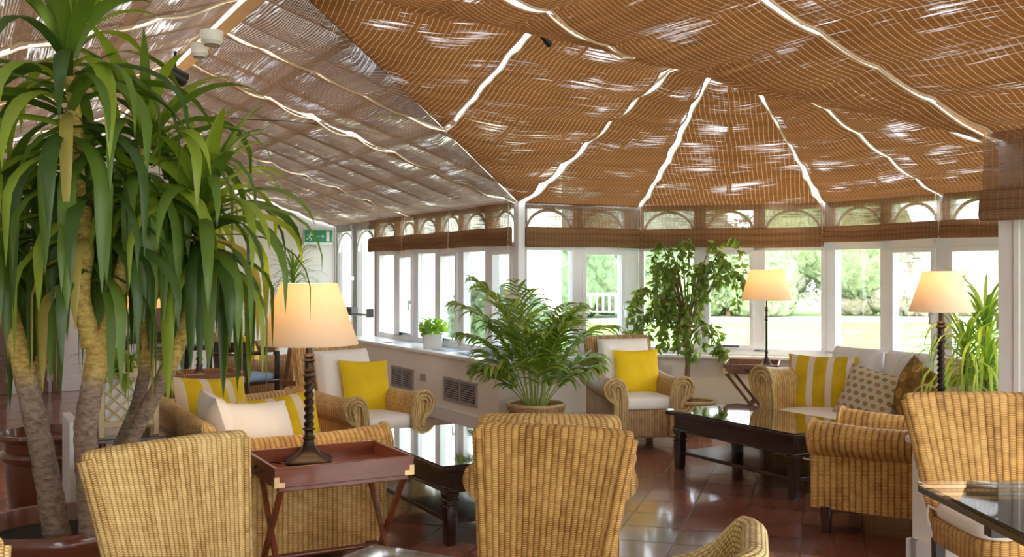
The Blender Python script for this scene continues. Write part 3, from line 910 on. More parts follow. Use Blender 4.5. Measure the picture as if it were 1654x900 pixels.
def tex_stripe(name, c1, c2, period, width, phase=0.0):
    t = NT(name); u, v = t.uv()
    f = t.math('FRACT', t.math('ADD', t.math('DIVIDE', u, period), phase))
    k = t.math('GREATER_THAN', f, 1 - width / period)
    nz = t.noise(t.coord(), 9, 4)
    a = t.mix(nz, tuple(x * .55 for x in c1), tuple(min(1, x * 1.35) for x in c1))
    return t.done(t.principled(t.mix(k, a, c2), 0.75, t.bump(t.noise(t.coord(), 250, 2), 0.0006), spec=0.2))
def tex_dots(name, bg, c1, c2, p=0.058, r=0.30):
    t = NT(name); u, v = t.uv()
    row = t.math('FLOOR', t.math('DIVIDE', v, p * .86))
    sh = t.math('MULTIPLY', t.math('FRACT', t.math('MULTIPLY', row, 0.5)), 1.0)
    a = t.math('ADD', t.math('DIVIDE', u, p), sh)
    fx = t.math('SUBTRACT', t.math('FRACT', a), 0.5); fy = t.math('SUBTRACT', t.math('FRACT', t.math('DIVIDE', v, p * .86)), 0.5)
    d = t.math('SQRT', t.math('ADD', t.math('MULTIPLY', fx, fx), t.math('MULTIPLY', fy, fy)))
    k = t.math('LESS_THAN', d, r); k2 = t.math('LESS_THAN', d, r * .55)
    wnz = t.n('TexWhiteNoise'); t.put(wnz.inputs[0], t.vec(t.math('FLOOR', a), row))
    c = t.mix(t.math('GREATER_THAN', wnz.outputs[0], 0.45), c1, c2)
    c = t.mix(t.math('MULTIPLY', k2, 0.4), c, tuple(x * 1.5 for x in c2))
    return t.done(t.principled(t.mix(k, bg, c), 0.8, spec=0.2))
M['stripe'] = tex_stripe('striped_velvet', (0.60, 0.40, 0.010), (0.66, 0.56, 0.47), 0.138, 0.045, 0.33)
M['stripe2'] = tex_stripe('striped_velvet_bright', (0.74, 0.50, 0.010), (0.74, 0.60, 0.42), 0.155, 0.05, 0.2)
M['dots'] = tex_dots('dotted_linen', (0.50, 0.43, 0.33), (0.20, 0.16, 0.03), (0.30, 0.18, 0.07))
M['olive'] = tex_dots('patterned_olive_velvet', (0.22, 0.12, 0.025), (0.40, 0.25, 0.05), (0.14, 0.08, 0.02), 0.12, 0.36)

def make_coffee_table(label, loc, rotz):
    r = empty('coffee_table', loc, rotz, label, 'table', 'dark wood coffee tables')
    L, W, H = 1.28, 0.68, 0.425
    m = MB(); m.box(-L/2, -W/2, H - .040, L/2, W/2, H - .012); m.build('tabletop', M['dark_wood'], r, bevel=0.005)
    m = MB(); m.box(-L/2 + .004, -W/2 + .004, H - .0115, L/2 - .004, W/2 - .004, H - .003); m.build('glass_top', M['table_glass'], r, bevel=0.0015)
    m = MB(); a, b = L/2 - .045, W/2 - .045
    for q in ((-a, -b, a, -b + .022), (-a, b - .022, a, b), (-a, -b + .022, -a + .022, b - .022), (a - .022, -b + .022, a, b - .022)):
        m.box(q[0], q[1], H - .145, q[2], q[3], H - .040)
    m.build('apron', M['dark_wood'], r, bevel=0.003)
    m = MB(); a += .01; b += .01
    for q in ((-a, -b, a, -b + .012), (-a, b - .012, a, b), (-a, -b + .012, -a + .012, b - .012), (a - .012, -b + .012, a, b - .012)):
        m.box(q[0], q[1], H - .152, q[2], q[3], H - .138)
    m.build('moulding', M['dark_wood'], r, bevel=0.004)
    for sx in (-1, 1):
        for sy in (-1, 1):
            m = MB(); R = []
            pr = [(0, .052), (.02, .058), (.16, .066), (.19, .066), (.195, .078), (.205, .078), (.21, .064), (.220, .064), (.225, .078), (.235, .078), (.24, .066), (.252, .066), (.257, .078), (.270, .078), (.275, .070), (.30, .072)]
            for z, w in pr:
                R.append([(sx * (L/2 - .075) + x, sy * (W/2 - .075) + y, z) for x, y in superell(w, w, 20, 9)])
            m.loft(R); m.build('leg', M['dark_wood'], r, angle=35)
    m = MB(); m.box(-L/2 + .075, -W/2 + .075, .105, L/2 - .075, W/2 - .075, .13); m.build('lower_shelf', M['dark_wood'], r, bevel=0.003)
    return r

def make_tray_table(label, loc, rotz, mat='red_wood', group='folding tray tables', scale=1.0):
    """local x = long side 0.60, y = short side 0.45"""
    r = empty('tray_table', loc, rotz, label, 'table', group)
    mt = M[mat]; L, W, H = 0.60, 0.46, 0.62
    m = MB(); m.box(-L/2 + .012, -W/2 + .012, H - .078, L/2 - .012, W/2 - .012, H - .062); m.build('tray_base', mt, r, bevel=0.002)
    m = MB(); t = .014
    for q in ((-L/2, -W/2, L/2, -W/2 + t), (-L/2, W/2 - t, L/2, W/2)):
        m.box(q[0], q[1], H - .082, q[2], q[3], H)
    m.build('tray_side', mt, r, bevel=0.003)
    for sx in (-1, 1):
        x = sx * (L/2 - t/2)
        m = MB(); m.box(x - t/2, -W/2 + t, H - .082, x + t/2, W/2 - t, H + .0); o = m.build('tray_end', mt, r, bevel=0.003)
        m = MB(); xo = x + sx * (t/2 + .004)
        m.tube([(xo - sx*.004, -.05, H - .035), (xo + sx * .012, -.045, H - .045), (xo + sx * .014, 0, H - .055), (xo + sx * .012, .045, H - .045), (xo - sx*.004, .05, H - .035)], 0.005, 8)
        m.build('handle', M['iron'], o)
    for sx in (-1, 1):
        for sy in (-1, 1):
            m = MB(); c = .0012; x0, y0 = sx * L/2, sy * W/2
            def bx(xa, ya, xb, yb, za_, zb2): m.box(min(xa, xb), min(ya, yb), za_, max(xa, xb), max(ya, yb), zb2)
            bx(x0 + sx*c, y0 + sy*c, x0 - sx*.042, y0, H - .080, H - .060); bx(x0 + sx*c, y0 + sy*c, x0 - sx*.020, y0, H - .060, H - .038)
            bx(x0 + sx*c, y0 + sy*c, x0, y0 - sy*.042, H - .080, H - .060); bx(x0 + sx*c, y0 + sy*c, x0, y0 - sy*.020, H - .060, H - .038)
            m.build('corner_plate', M['brass'], r)
    # crossing legs at both ends, rails under the tray, stretchers
    for sx in (-1, 1):
        for k, s in enumerate((-1, 1)):
            x = sx * (L/2 - .035) - sx * k * .022
            a = Vector((x, s * (W/2 - .03), H - .095)); b = Vector((x, -s * (W/2 - .02), 0.0))
            m = MB(); w = .015
            R = [[(x + p, a.y + q, a.z + (0)) for p, q in ((-w*.7, -w), (w*.7, -w), (w*.7, w), (-w*.7, w))], [(x + p, b.y + q, 0) for p, q in ((-w*.7, -w), (w*.7, -w), (w*.7, w), (-w*.7, w))]]
            m.loft(R[::-1]); m.build('leg', mt, r, bevel=0.002)
    for s in (-1, 1):
        m = MB(); m.box(-L/2 + .02, s * (W/2 - .03) - .014, H - .102, L/2 - .02, s * (W/2 - .03) + .014, H - .082); m.build('rail', mt, r, bevel=0.003)
        m = MB(); y = s * .085; m.tube([(-L/2 + .035, y, .175), (L/2 - .035, y, .175)], .011, 10); m.build('stretcher', mt, r)
    return r

SH = NT('linen_lampshade')
_sp = SH.principled(SH.mix(SH.noise(SH.coord('Object', (20, 20, 160)), 2, 3), (0.74, 0.63, 0.49), (0.83, 0.73, 0.60)), 0.85)
_tr = SH.n('BsdfTranslucent'); SH.put(_tr.inputs[0], (0.98, 0.82, 0.58))
M['shade'] = SH.done(SH.mixs(0.30, _sp, _tr.outputs[0]))
def _glow(name, col, s):
    t = NT(name); e = t.n('Emission'); t.put(e.inputs[0], col); e.inputs[1].default_value = s
    return t.done(e.outputs[0])
M['bulb'] = _glow('lit_bulb', (1.0, 0.72, 0.36), 12)
def make_lamp(name, label, loc, watts=7, height=0.52, rb=0.218, rt=0.125, sh=0.27, thin=False, color=(1.0, 0.72, 0.42), group='lit lamps with cream shades', twist=True):
    r = empty(name, loc, 0.2, label, 'lamp', group)
    m = MB(); R = []
    for z, w in ((0, .195), (.008, .20), (.016, .19), (.03, .125), (.05, .082), (.075, .055), (.10, .045)):
        R.append([(x, y, z) for x, y in superell(w, w, 32, 7 if z < .05 else 3)])
    m.loft(R); m.build('base', M['iron'], r, angle=45)
    z0, z1 = .095, height + .03
    rs = 0.010 if thin else 0.019
    m = MB()
    def fn(i, j):
        z = z0 + (z1 - z0) * j; a = 2 * PI * i
        f = j
        rad = rs
        if twist and .12 < f < .62: rad = rs * (1.0 + 0.22 * math.cos(2 * a - z * 190))
        for c, w, k in ((.02, .02, .5), (.11, .012, .55), (.30, .0, 0), (.63, .014, .5), (.68, .010, .35), (.78, .012, .6), (.82, .01, .35)):
            if w: rad *= 1 + k * math.exp(-((f - c) / w) ** 2)
        if f > .84: rad = rs * .75
        return Vector((rad * math.cos(a), rad * math.sin(a), z)), (i, j)
    m.grid(fn, 20, 150); m.build('stem', M['iron'], r)
    zs = height
    m = MB(); n = 40; R = []
    for rr, z in ((rb, zs), (rb - .001, zs + .004), (rt + .001, zs + sh - .004), (rt, zs + sh), (rt - .003, zs + sh), (rb - .004, zs + .001), ):
        R.append([(rr * math.cos(2*PI*i/n), rr * math.sin(2*PI*i/n), z) for i in range(n)])
    m.loft(R, cap=False); o = m.build('lamp_shade', M['shade'], r, angle=60)
    m = MB()
    for k in range(3):
        a = k * 2 * PI / 3; m.tube([(0, 0, zs + .06), (rb * .93 * math.cos(a), rb * .93 * math.sin(a), zs + .02)], .002, 5)
    m.build('shade_carrier', M['brass'], r)
    m = MB(); m.lathe([(.004, .05), (.014, .055), (.016, .07), (.027, .10), (.030, .12), (.022, .142), (.004, .152)], 16, (0, 0, zs))
    m.build('light_bulb', M['bulb'], r)
    ld = bpy.data.lights.new('lamp_light', 'POINT'); ld.energy = watts; ld.color = color; ld.shadow_soft_size = 0.06
    lo = bpy.data.objects.new('lamp_light', ld); C.objects.link(lo); lo.parent = r; lo.location = (0, 0, zs + sh * .72)
    return r

# ================================================================ FURNITURE PLACED
# lounge group in the bay
make_coffee_table('dark wood coffee table in front of the bay sofa, shelf below, top mirroring blue sky', (1.70, 6.87, 0), ROOM - PI/2)
make_coffee_table('dark wood coffee table with bright window reflections, beside the near tray table', (-0.356, 5.835, 0), ROOM - PI/2)
# wing of the wall: armchair facing the camera
rzB = math.radians(14)
make_lounge('armchair', 'wicker armchair with high back under the bay windows, a plain yellow cushion on it', 'armchair', (0.985, 8.38, 0), rzB, M['wicker_tan'], group='wicker lounge armchairs')
def local(loc, rz, p):
    v = Matrix.Rotation(rz, 4, 'Z') @ Vector(p); return (loc[0] + v.x, loc[1] + v.y, v.z + (loc[2] if len(loc) > 2 else 0))
pillow('scatter_cushion', 'plain yellow velvet cushion on the armchair under the bay windows', M['yellow'], .40, .38, .13, local((0.985, 8.38, 0), rzB, (0.06, 0.02, 0.575)), rzB, math.radians(-16))
rzA = math.radians(43)
pA = (-1.10, 7.22, 0)
make_lounge('armchair', 'wicker armchair behind the near lamp, beside the boxed sill, a yellow cushion on it', 'armchair', pA, rzA, M['wicker_gold'], group='wicker lounge armchairs')
pillow('scatter_cushion', 'plain yellow cushion on the armchair right behind the near table lamp', M['yellow'], .42, .40, .13, local(pA, rzA, (0.09, 0.02, 0.575)), rzA, math.radians(-16), 0.06)
# chair whose side faces us at the right
rzC = math.radians(146.5 + 90)
cC = Vector((2.12, 5.52, 0))
make_lounge('armchair', 'wicker armchair seen from the side, at the right end of the bay coffee table', 'armchair', tuple(cC), rzC, M['wicker_wide'], arm_z=0.60, back_z=0.74, group='wicker lounge armchairs', bottom=0.13, back_cushion=False, sag_arm=0.0, edge='wicker_honey')
# armchair seen from behind in the middle
make_lounge('armchair', 'wicker armchair turned away from us, directly behind the middle dining chair', 'armchair', (0.175, 4.42, 0), math.radians(176), M['wicker_gold'], hw=0.37, back_z=0.835, arm_z=0.60, r_arm=0.095, group='wicker lounge armchairs', back_cushion=False)
# sofas
sofL = RW(1.38, 5.50)
make_lounge('sofa', 'wicker sofa with its rolled arm behind the tray table, white and yellow cushions on it', 'sofa', tuple(sofL), ROOM + PI/2, M['wicker_gold'], hw=0.93, D=0.88, arm_z=0.655, back_z=0.72, cushions=2, sag_arm=0.0, r_arm=0.095, back_cushion=False, group='wicker sofas', cush_mat='cushion_grey')
sofR = RW(5.62, 4.97)
make_lounge('sofa', 'wicker sofa in the bay with a big scrolled arm, striped and dotted cushions on it', 'sofa', tuple(sofR), ROOM - PI/2, M['wicker_gold'], hw=0.85, D=0.86, arm_z=0.70, back_z=0.80, cushions=1, sag_arm=0.02, r_arm=0.115, back_cushion=False, group='wicker sofas')
rS = ROOM - PI/2
for k, (x, lab) in enumerate(((-0.40, 'pale grey back cushion on the bay sofa, behind the striped cushion'), (0.10, 'pale grey back cushion on the bay sofa, behind the dotted cushion'))):
    o = puff(.46, .46, .16, 5.0, 0.02, Mx=RX(math.radians(-12))).build('back_cushion', M['cushion_grey'], loc=local(tuple(sofR), rS, (x, 0.17, 0.62)), rotz=rS)
    tag(o, lab, 'cushion', 'scatter cushions')
pillow('scatter_cushion', 'large yellow cushion with pale stripes at the left of the bay sofa', M['stripe'], .52, .42, .14, local(tuple(sofR), rS, (-0.515, -0.05, 0.585)), rS + 0.50, math.radians(-15))
pillow('scatter_cushion', 'cushion with brown and olive dots on the bay sofa', M['dots'], .40, .38, .13, local(tuple(sofR), rS, (0.00, -0.13, 0.555)), rS + 0.35, math.radians(-24), 0.22)
pillow('scatter_cushion', 'brown and olive patterned cushion behind the arching plant leaves on the bay sofa', M['olive'], .40, .40, .15, local(tuple(sofR), rS, (0.27, -0.02, 0.61)), rS - 0.35, math.radians(-22), 0.3)
rL = ROOM + PI/2
def SL(x, y, z): return local(tuple(sofL), rL, (x, y, z))
pillow('scatter_cushion', 'white cushion nearest the tray table on the left sofa', M['cushion'], .50, .36, .17, SL(-0.56, 0.10, .60), rL - 0.95, math.radians(-22), 0.10)
pillow('scatter_cushion', 'white cushion leaning on the left sofa back, partly behind the hanging leaves', M['cushion'], .46, .42, .17, SL(-0.50, 0.27, .62), rL - 0.05, math.radians(-18), 0.0)
pillow('scatter_cushion', 'yellow striped cushion on the left sofa just behind the lamp stem', M['stripe2'], .50, .40, .13, SL(-0.20, -0.12, .555), rL - 1.25, math.radians(-14), -0.06)
pillow('scatter_cushion', 'yellow striped cushion at the far arm of the left sofa', M['stripe2'], .50, .42, .14, SL(0.46, 0.10, .60), rL - 1.15, math.radians(-22), 0.08)
# tray tables and lamps
tray = (-0.79, 4.38, 0)
make_tray_table('reddish mahogany folding tray table with brass corners, holding the big near lamp', tray, ROOM)
make_lamp('table_lamp', 'largest cream-shaded lamp with twisted dark stem on the near tray table', (-0.90, 4.50, 0.561), 3.2)
m = MB(); m.tube([(-0.93, 4.44, .566), (-1.0, 4.42, .566), (-1.05, 4.46, .566), (-1.10, 4.38, .567)], .003, 6)
tag(m.build('lamp_cord', M['black']), 'thin dark lamp cord lying in the near tray table', 'cord')
t2 = (2.10, 8.86, 0)
make_tray_table('brown folding tray table against the bay wall, left of the bay sofa', t2, math.radians(73.5), 'brown_wood')
make_lamp('table_lamp', 'cream-shaded lamp on thin black stem in front of the middle bay windows', (2.185, 8.72, 0.561), 5.0, height=0.60, rb=.212, rt=.142, sh=.262, thin=True, twist=False)
t3 = RW(5.10, 4.07)
ss = empty('side_table', tuple(t3), 0, 'small round pedestal table under the right-hand lamp, mostly hidden by chairs', 'table')
m = MB(); m.lathe([(0, .54), (.13, .54), (.14, .548), (.14, .556), (.13, .56), (0, .56)], 32); m.build('tabletop', M['brown_wood'], ss, angle=40)
m = MB(); m.lathe([(0, 0), (.12, 0), (.12, .015), (.03, .05), (.02, .12), (.03, .3), (.02, .5), (.05, .54), (0, .54)], 24); m.build('pedestal', M['brown_wood'], ss, angle=40)
make_lamp('table_lamp', 'cream-shaded lamp at the right, before the last bay window by the spiky plant', tuple(RW(5.10, 4.07, .561)), 3.0, height=0.605, rb=.182, rt=.102, sh=.24)
# dining chairs and tables
make_dining_chair('high-backed wicker dining chair at lower left, in front of the potted yucca', M['wicker_fine'], (-0.775, 2.80, 0), math.radians(50))
make_dining_chair('high-backed wicker dining chair in the lower middle, nearest to us', M['wicker_honey'], (0.017, 2.976, 0), math.radians(-21.7))
make_dining_chair('ribbed wicker dining chair with white seat pad at the right edge, behind the glass table', M['wicker_wide'], (1.885, 3.86, 0), math.radians(2))
def tub_chair(label, loc, rotz, mat):
    r = empty('tub_chair', loc, rotz, label, 'chair')
    hw, rc, yb = .20, .10, .19
    path = [(-hw, -.20 + .035 * k) for k in range(9)]
    path += [(-hw + rc - rc * math.cos(a), yb - rc + rc * math.sin(a)) for a in [PI / 2 * k / 8 for k in range(9)]]
    path += [(-x, y) for x, y in path[::-1]]
    def ztop(x, y):
        d = yb - y
        T = ((0, .822), (.03, .820), (.06, .79), (.09, .755), (.14, .72), (.22, .695), (.32, .675), (.40, .66))
        for (a, za_), (b, zb2) in zip(T, T[1:]):
            if d <= b: return za_ + (zb2 - za_) * (d - a) / (b - a)
        return T[-1][1]
    n = len(path); m = MB(); rings = []
    for k, (x, y) in enumerate(path):
        a, b = path[max(k - 1, 0)], path[min(k + 1, n - 1)]
        tx, ty = b[0] - a[0], b[1] - a[1]; L = math.hypot(tx, ty) or 1; nx, ny = ty / L, -tx / L
        zt = ztop(x, y); t = .030; loop = []
        for q in range(6): loop.append((x - nx * t, y - ny * t, .40 + (zt - t - .40) * q / 6))
        for q in range(9):
            an = PI - PI * q / 8
            loop.append((x + nx * t * math.cos(an), y + ny * t * math.cos(an), zt - t + t * math.sin(an)))
        for q in range(6): loop.append((x + nx * t, y + ny * t, zt - t - (zt - t - .40) * (q + 1) / 6))
        rings.append(loop)
    m.loft(rings); m.build('backrest_and_arms', mat, r, angle=80)
    box_loft(.40, .38, .33, .44, 8.0, (0, -.01)).build('seat', mat, r, angle=70)
    slab(.34, .33, .05, TR((0, -.02, .465)), 5.0).build('seat_cushion', M['cushion'], r)
    for x in (-.16, .16):
        for y in (-.16, .14): leg_mb(x, y, .34, .03, .035).build('leg', M['leg_wood'], r, bevel=.003)
    return r
M['wicker_open'] = wicker('open_loop_wicker', (0.24, 0.11, 0.02), (0.72, 0.50, 0.17), (0.95, 0.78, 0.42), 0.0125, 0.020)
tub_chair('wicker tub chair showing only its upswept corner at the bottom, right of centre', (0.352, 2.29, 0), math.radians(256.7), M['wicker_open'])
make_dining_chair('wicker dining chair just peeping in at the bottom left corner', M['wicker_fine'], (-0.905, 1.53, 0), math.radians(50))
def dining_table(label, loc, rotz, wood_top, a=.40):
    r = empty('dining_table', loc, rotz, label, 'table', 'small square dining tables')
    m = MB(); m.box(-a, -a, .722, a, a, .734); m.build('glass_top', M['table_glass' if a < .3 else 'clear_glass'], r, bevel=0.002)
    m = MB()
    if wood_top:
        m.box(-a + .002, -a + .002, .70, a - .002, a - .002, .7215)
    else:
        for q in ((-a, -a, a, -a + .022), (-a, a - .022, a, a), (-a, -a + .022, -a + .022, a - .022), (a - .022, -a + .022, a, a - .022)): m.box(q[0], q[1], .695, q[2], q[3], .7215)
    m.build('table_frame', M['dark_wood'], r, bevel=0.002)
    m = MB(); m.lathe([(0, 0), (.20, 0), (.20, .015), (.06, .05), (.035, .10), (.035, .62), (.06, .66), (0, .66)], 28); m.build('pedestal', M['leg_wood'], r, angle=40)
    for q in (0, PI / 2):
        m = MB(); m.box(-a + .03, -.02, .66, a - .03, .02, .6945, RZ(q)); m.build('cross_bar', M['leg_wood'], r, bevel=0.003)
    return r
dining_table('dark square dining table with glass top at the bottom edge, nearest us', (-0.339 + .27 * (.879 - .477), 2.49 - .27 * (.477 + .879), 0), math.radians(-28.5), True, .27)
dining_table('dark glass-topped square table at the right edge in front of the ribbed wicker chair', (1.70, 2.85, 0), math.radians(1), True)
# ================================================================ PLANTS
rnd = random.Random(7)
M['leaf_a'] = leafmat('yucca_leaf_green', (0.13, 0.22, 0.03))
M['leaf_b'] = leafmat('yucca_leaf_light', (0.30, 0.40, 0.04))
M['leaf_c'] = leafmat('yucca_leaf_dark', (0.06, 0.12, 0.022))
M['leaf_y'] = leafmat('yellowed_leaf', (0.50, 0.40, 0.10))
M['palm_leaf'] = leafmat('palm_leaf', (0.20, 0.32, 0.04))
M['palm_light'] = leafmat('palm_leaf_light', (0.40, 0.52, 0.08))
M['fig_leaf'] = leafmat('fig_leaf', (0.13, 0.21, 0.03))
M['fig_light'] = leafmat('fig_leaf_light', (0.25, 0.35, 0.06))
M['lime_leaf'] = leafmat('lime_leaf', (0.32, 0.50, 0.07))
M['petiole'] = plain('green_stem', (0.30, 0.36, 0.09), 0.5)
def _bark():
    t = NT('yucca_bark')
    o = t.xyz('Object')
    n1 = t.noise(t.coord('Object', (14, 14, 30)), 2.2, 5, 0.7)
    n2 = t.noise(t.coord('Object', (1, 1, 1)), 6, 3)
    z = t.math('ADD', o[2], t.math('MULTIPLY', n2, 0.15))
    g = t.ramp(n1, [(0.3, (0.11, 0.07, 0.048)), (0.62, (0.40, 0.29, 0.21))])
    y = t.ramp(n1, [(0.3, (0.36, 0.17, 0.03)), (0.62, (0.78, 0.58, 0.17))])
    f = t.math('DIVIDE', t.math('SUBTRACT', z, 1.04), 0.10, clamp=True)
    return t.done(t.principled(t.mix(f, g, y), 0.85, t.bump(n1, 0.012)))
M['bark'] = _bark()
M['thin_bark'] = plain('fig_bark', (0.22, 0.13, 0.07), 0.8, var=0.4, scale=30, bump=0.004)
M['basket'] = M['wicker_tan']

def blade(m, base, az, el, L, W, droop, mi=0, n=9, fold=0.25, twist=0.0, tipz=None, kink=1.0):
    """strap leaf leaving base at azimuth az and elevation el, bending down under its weight"""
    d = Vector((math.cos(az) * math.cos(el), math.sin(az) * math.cos(el), math.sin(el)))
    side = Vector((-math.sin(az), math.cos(az), 0))
    p = Vector(base); st = L / n; b = len(m.v)
    side = side * math.cos(twist) + d.cross(side) * math.sin(twist)
    for k in range(n + 1):
        f = k / n
        w = W * (0.55 + 1.1 * f) if f < 0.35 else W * 0.93 * (1 - ((f - 0.35) / 0.65) ** 2.2)
        w = max(w, W * 0.02)
        up = side.cross(d).normalized()
        for q in (-1, 0, 1):
            c = p + side * (q * w / 2) - up * ((1 - abs(q)) * fold * w * 0.5)
            m.v.append(tuple(c))
        ax = d.cross(Vector((0, 0, -1)))
        if ax.length > 1e-3:
            ang = min(droop * (0.4 + 1.5 * f ** kink) / n, 0.6)
            ang = min(ang, math.acos(max(-1, min(1, -d.z))))
            d = (Matrix.Rotation(ang, 3, ax.normalized()) @ d).normalized()
        side = (side - d * side.dot(d)).normalized()
        p = p + d * st
    for k in range(n):
        for q in range(2):
            a = b + 3 * k + q
            m.quad((a, a + 1, a + 4, a + 3), [(q * .5, k / n), (q * .5 + .5, k / n), (q * .5 + .5, (k + 1) / n), (q * .5, (k + 1) / n)], mi)

def trunk_mb(pts, rad, seed=0, knob=0.06):
    r_ = random.Random(seed); P = []; R = []
    n = len(pts)
    for k in range((n - 1) * 8 + 1):
        f = k / 8; i = min(int(f), n - 2); t = f - i
        p0, p1, p2, p3 = (Vector(pts[max(i - 1, 0)]), Vector(pts[i]), Vector(pts[i + 1]), Vector(pts[min(i + 2, n - 1)]))
        P.append(0.5 * ((2 * p1) + (-p0 + p2) * t + (2*p0 - 5*p1 + 4*p2 - p3) * t * t + (-p0 + 3*p1 - 3*p2 + p3) * t ** 3))
        R.append((rad[i] * (1 - t) + rad[i + 1] * t) * (1 + r_.uniform(-knob, knob)))
    m = MB(); m.tube(P, R, 14); return m, P
def px(x, y, Y): return Vector(((x - 827) / 1640 * Y, Y, 1.4 - (y - 440) / 1640 * Y))

# ---- the big yucca
yu = empty('potted_yucca', (-1.75, 3.90, 0), 0, 'tall many-stemmed yucca with drooping strap leaves in a round terracotta pot', 'plant')
inv = TR((1.75, -3.90, 0))
def ypart(m, name, mat, par=None, **k):
    m.v = [tuple(inv @ Vector(p)) for p in m.v]
    return m.build(name, mat, par or yu, **k)
m = MB(); m.lathe([(.0, 0), (.16, 0), (.19, .02), (.235, .20), (.262, .36), (.27, .385), (.300, .39), (.308, .405), (.308, .44), (.298, .452), (.283, .448), (.275, .42), (.262, .385), (.0, .385)], 48, (-1.75, 3.9, 0))
ypart(m, 'pot', M['terracotta'])
m = MB(); m.lathe([(.0, .387), (.10, .392), (.2, .388), (.262, .386)], 32, (-1.75, 3.9, 0), cap=False); ypart(m, 'soil', M['soil'])
stems = [
    ([px(92, 868, 3.75), px(78, 780, 3.75), px(60, 690, 3.75), px(36, 590, 3.8), px(14, 500, 3.85), px(-6, 400, 3.9), px(-14, 320, 3.95)], [.050, .046, .042, .038, .032, .028, .024]),
    ([px(150, 865, 3.72), px(143, 780, 3.72), px(138, 700, 3.72), px(146, 640, 3.72), px(158, 570, 3.74), px(150, 545, 3.76)], [.047, .044, .041, .040, .042, .040]),
    ([px(150, 560, 3.74), px(132, 480, 3.74), px(138, 400, 3.74), px(134, 300, 3.72), px(122, 200, 3.70), px(112, 110, 3.68)], [.040, .030, .030, .028, .024, .018]),
    ([px(165, 560, 3.76), px(186, 490, 3.80), px(205, 400, 3.86), px(225, 300, 3.92), px(235, 225, 3.96)], [.038, .028, .026, .024, .018]),
    ([px(165, 822, 3.98), px(200, 735, 3.98), px(240, 655, 4.0), px(270, 600, 4.02), px(300, 520, 4.05), px(318, 420, 4.08), px(325, 330, 4.08)], [.034, .032, .030, .033, .027, .024, .020]),
    ([px(160, 822, 4.08), px(185, 740, 4.08), px(220, 655, 4.10), px(238, 570, 4.12), px(232, 490, 4.15), px(262, 400, 4.20), px(275, 300, 4.22)], [.028, .026, .024, .025, .023, .020, .018]),
    ([px(52, 660, 3.78), px(62, 600, 3.90), px(78, 540, 4.05), px(70, 440, 4.15), px(62, 330, 4.2)], [.030, .026, .025, .024, .018]),
]
for k, (p, r_) in enumerate(stems):
    m, P = trunk_mb(p, r_, k)
    ypart(m, 'trunk', M['bark'])
ymats = [M['leaf_a'], M['leaf_b'], M['leaf_c'], M['leaf_y']]
def crown(cx, cy, Y, n_up, n_mid, n_low, L, stemlen=0.35, seed=0, W=0.046):
    """rosette: young leaves stand up at the tip, older ones arch out, oldest hang down the stem"""
    r_ = random.Random(seed); m = MB(); top = px(cx, cy, Y)
    n = n_up + n_mid + n_low
    for k in range(n):
        f = k / n
        az = k * 2.39996 + r_.uniform(-.25, .25)
        base = top - Vector((0, 0, stemlen * max(0, f - .15)))
        base += Vector((math.cos(az), math.sin(az), 0)) * 0.02
        if k < n_up:
            el = math.radians(r_.uniform(48, 86)); dr = r_.uniform(.5, 1.6); LL = L * r_.uniform(.6, .85); mi = 1 if r_.random() < .75 else 0
        elif k < n_up + n_mid:
            el = math.radians(r_.uniform(8, 52)); dr = r_.uniform(1.6, 2.9); LL = L * r_.uniform(.9, 1.15); mi = r_.choice((0, 0, 1, 2))
        else:
            el = math.radians(r_.uniform(-30, 25)); dr = r_.uniform(2.2, 4.0); LL = L * r_.uniform(.85, 1.15); mi = r_.choice((0, 0, 1, 2, 2))
            if r_.random() < .05: mi = 3
        blade(m, base, az, el, LL, W * r_.uniform(.8, 1.15), dr, mi, fold=r_.uniform(.15, .5), twist=r_.uniform(-.5, .5), kink=r_.uniform(.6, 1.3))
    return ypart(m, 'leaf_crown', ymats, angle=180)
crown(110, 85, 3.68, 14, 28, 28, 0.62, 0.52, 1, 0.062)
crown(236, 215, 3.96, 12, 24, 26, 0.58, 0.34, 2, .054)
crown(327, 320, 4.08, 22, 34, 34, 0.62, 0.34, 3, .056)
crown(-14, 300, 3.95, 12, 22, 28, 0.60, 0.40, 4, .056)
crown(275, 290, 4.22, 8, 18, 20, 0.55, 0.30, 5, .050)
crown(62, 320, 4.2, 10, 18, 22, 0.56, 0.32, 6, .050)
crown(150, 330, 3.78, 0, 14, 26, 0.56, 0.35, 7, .052)

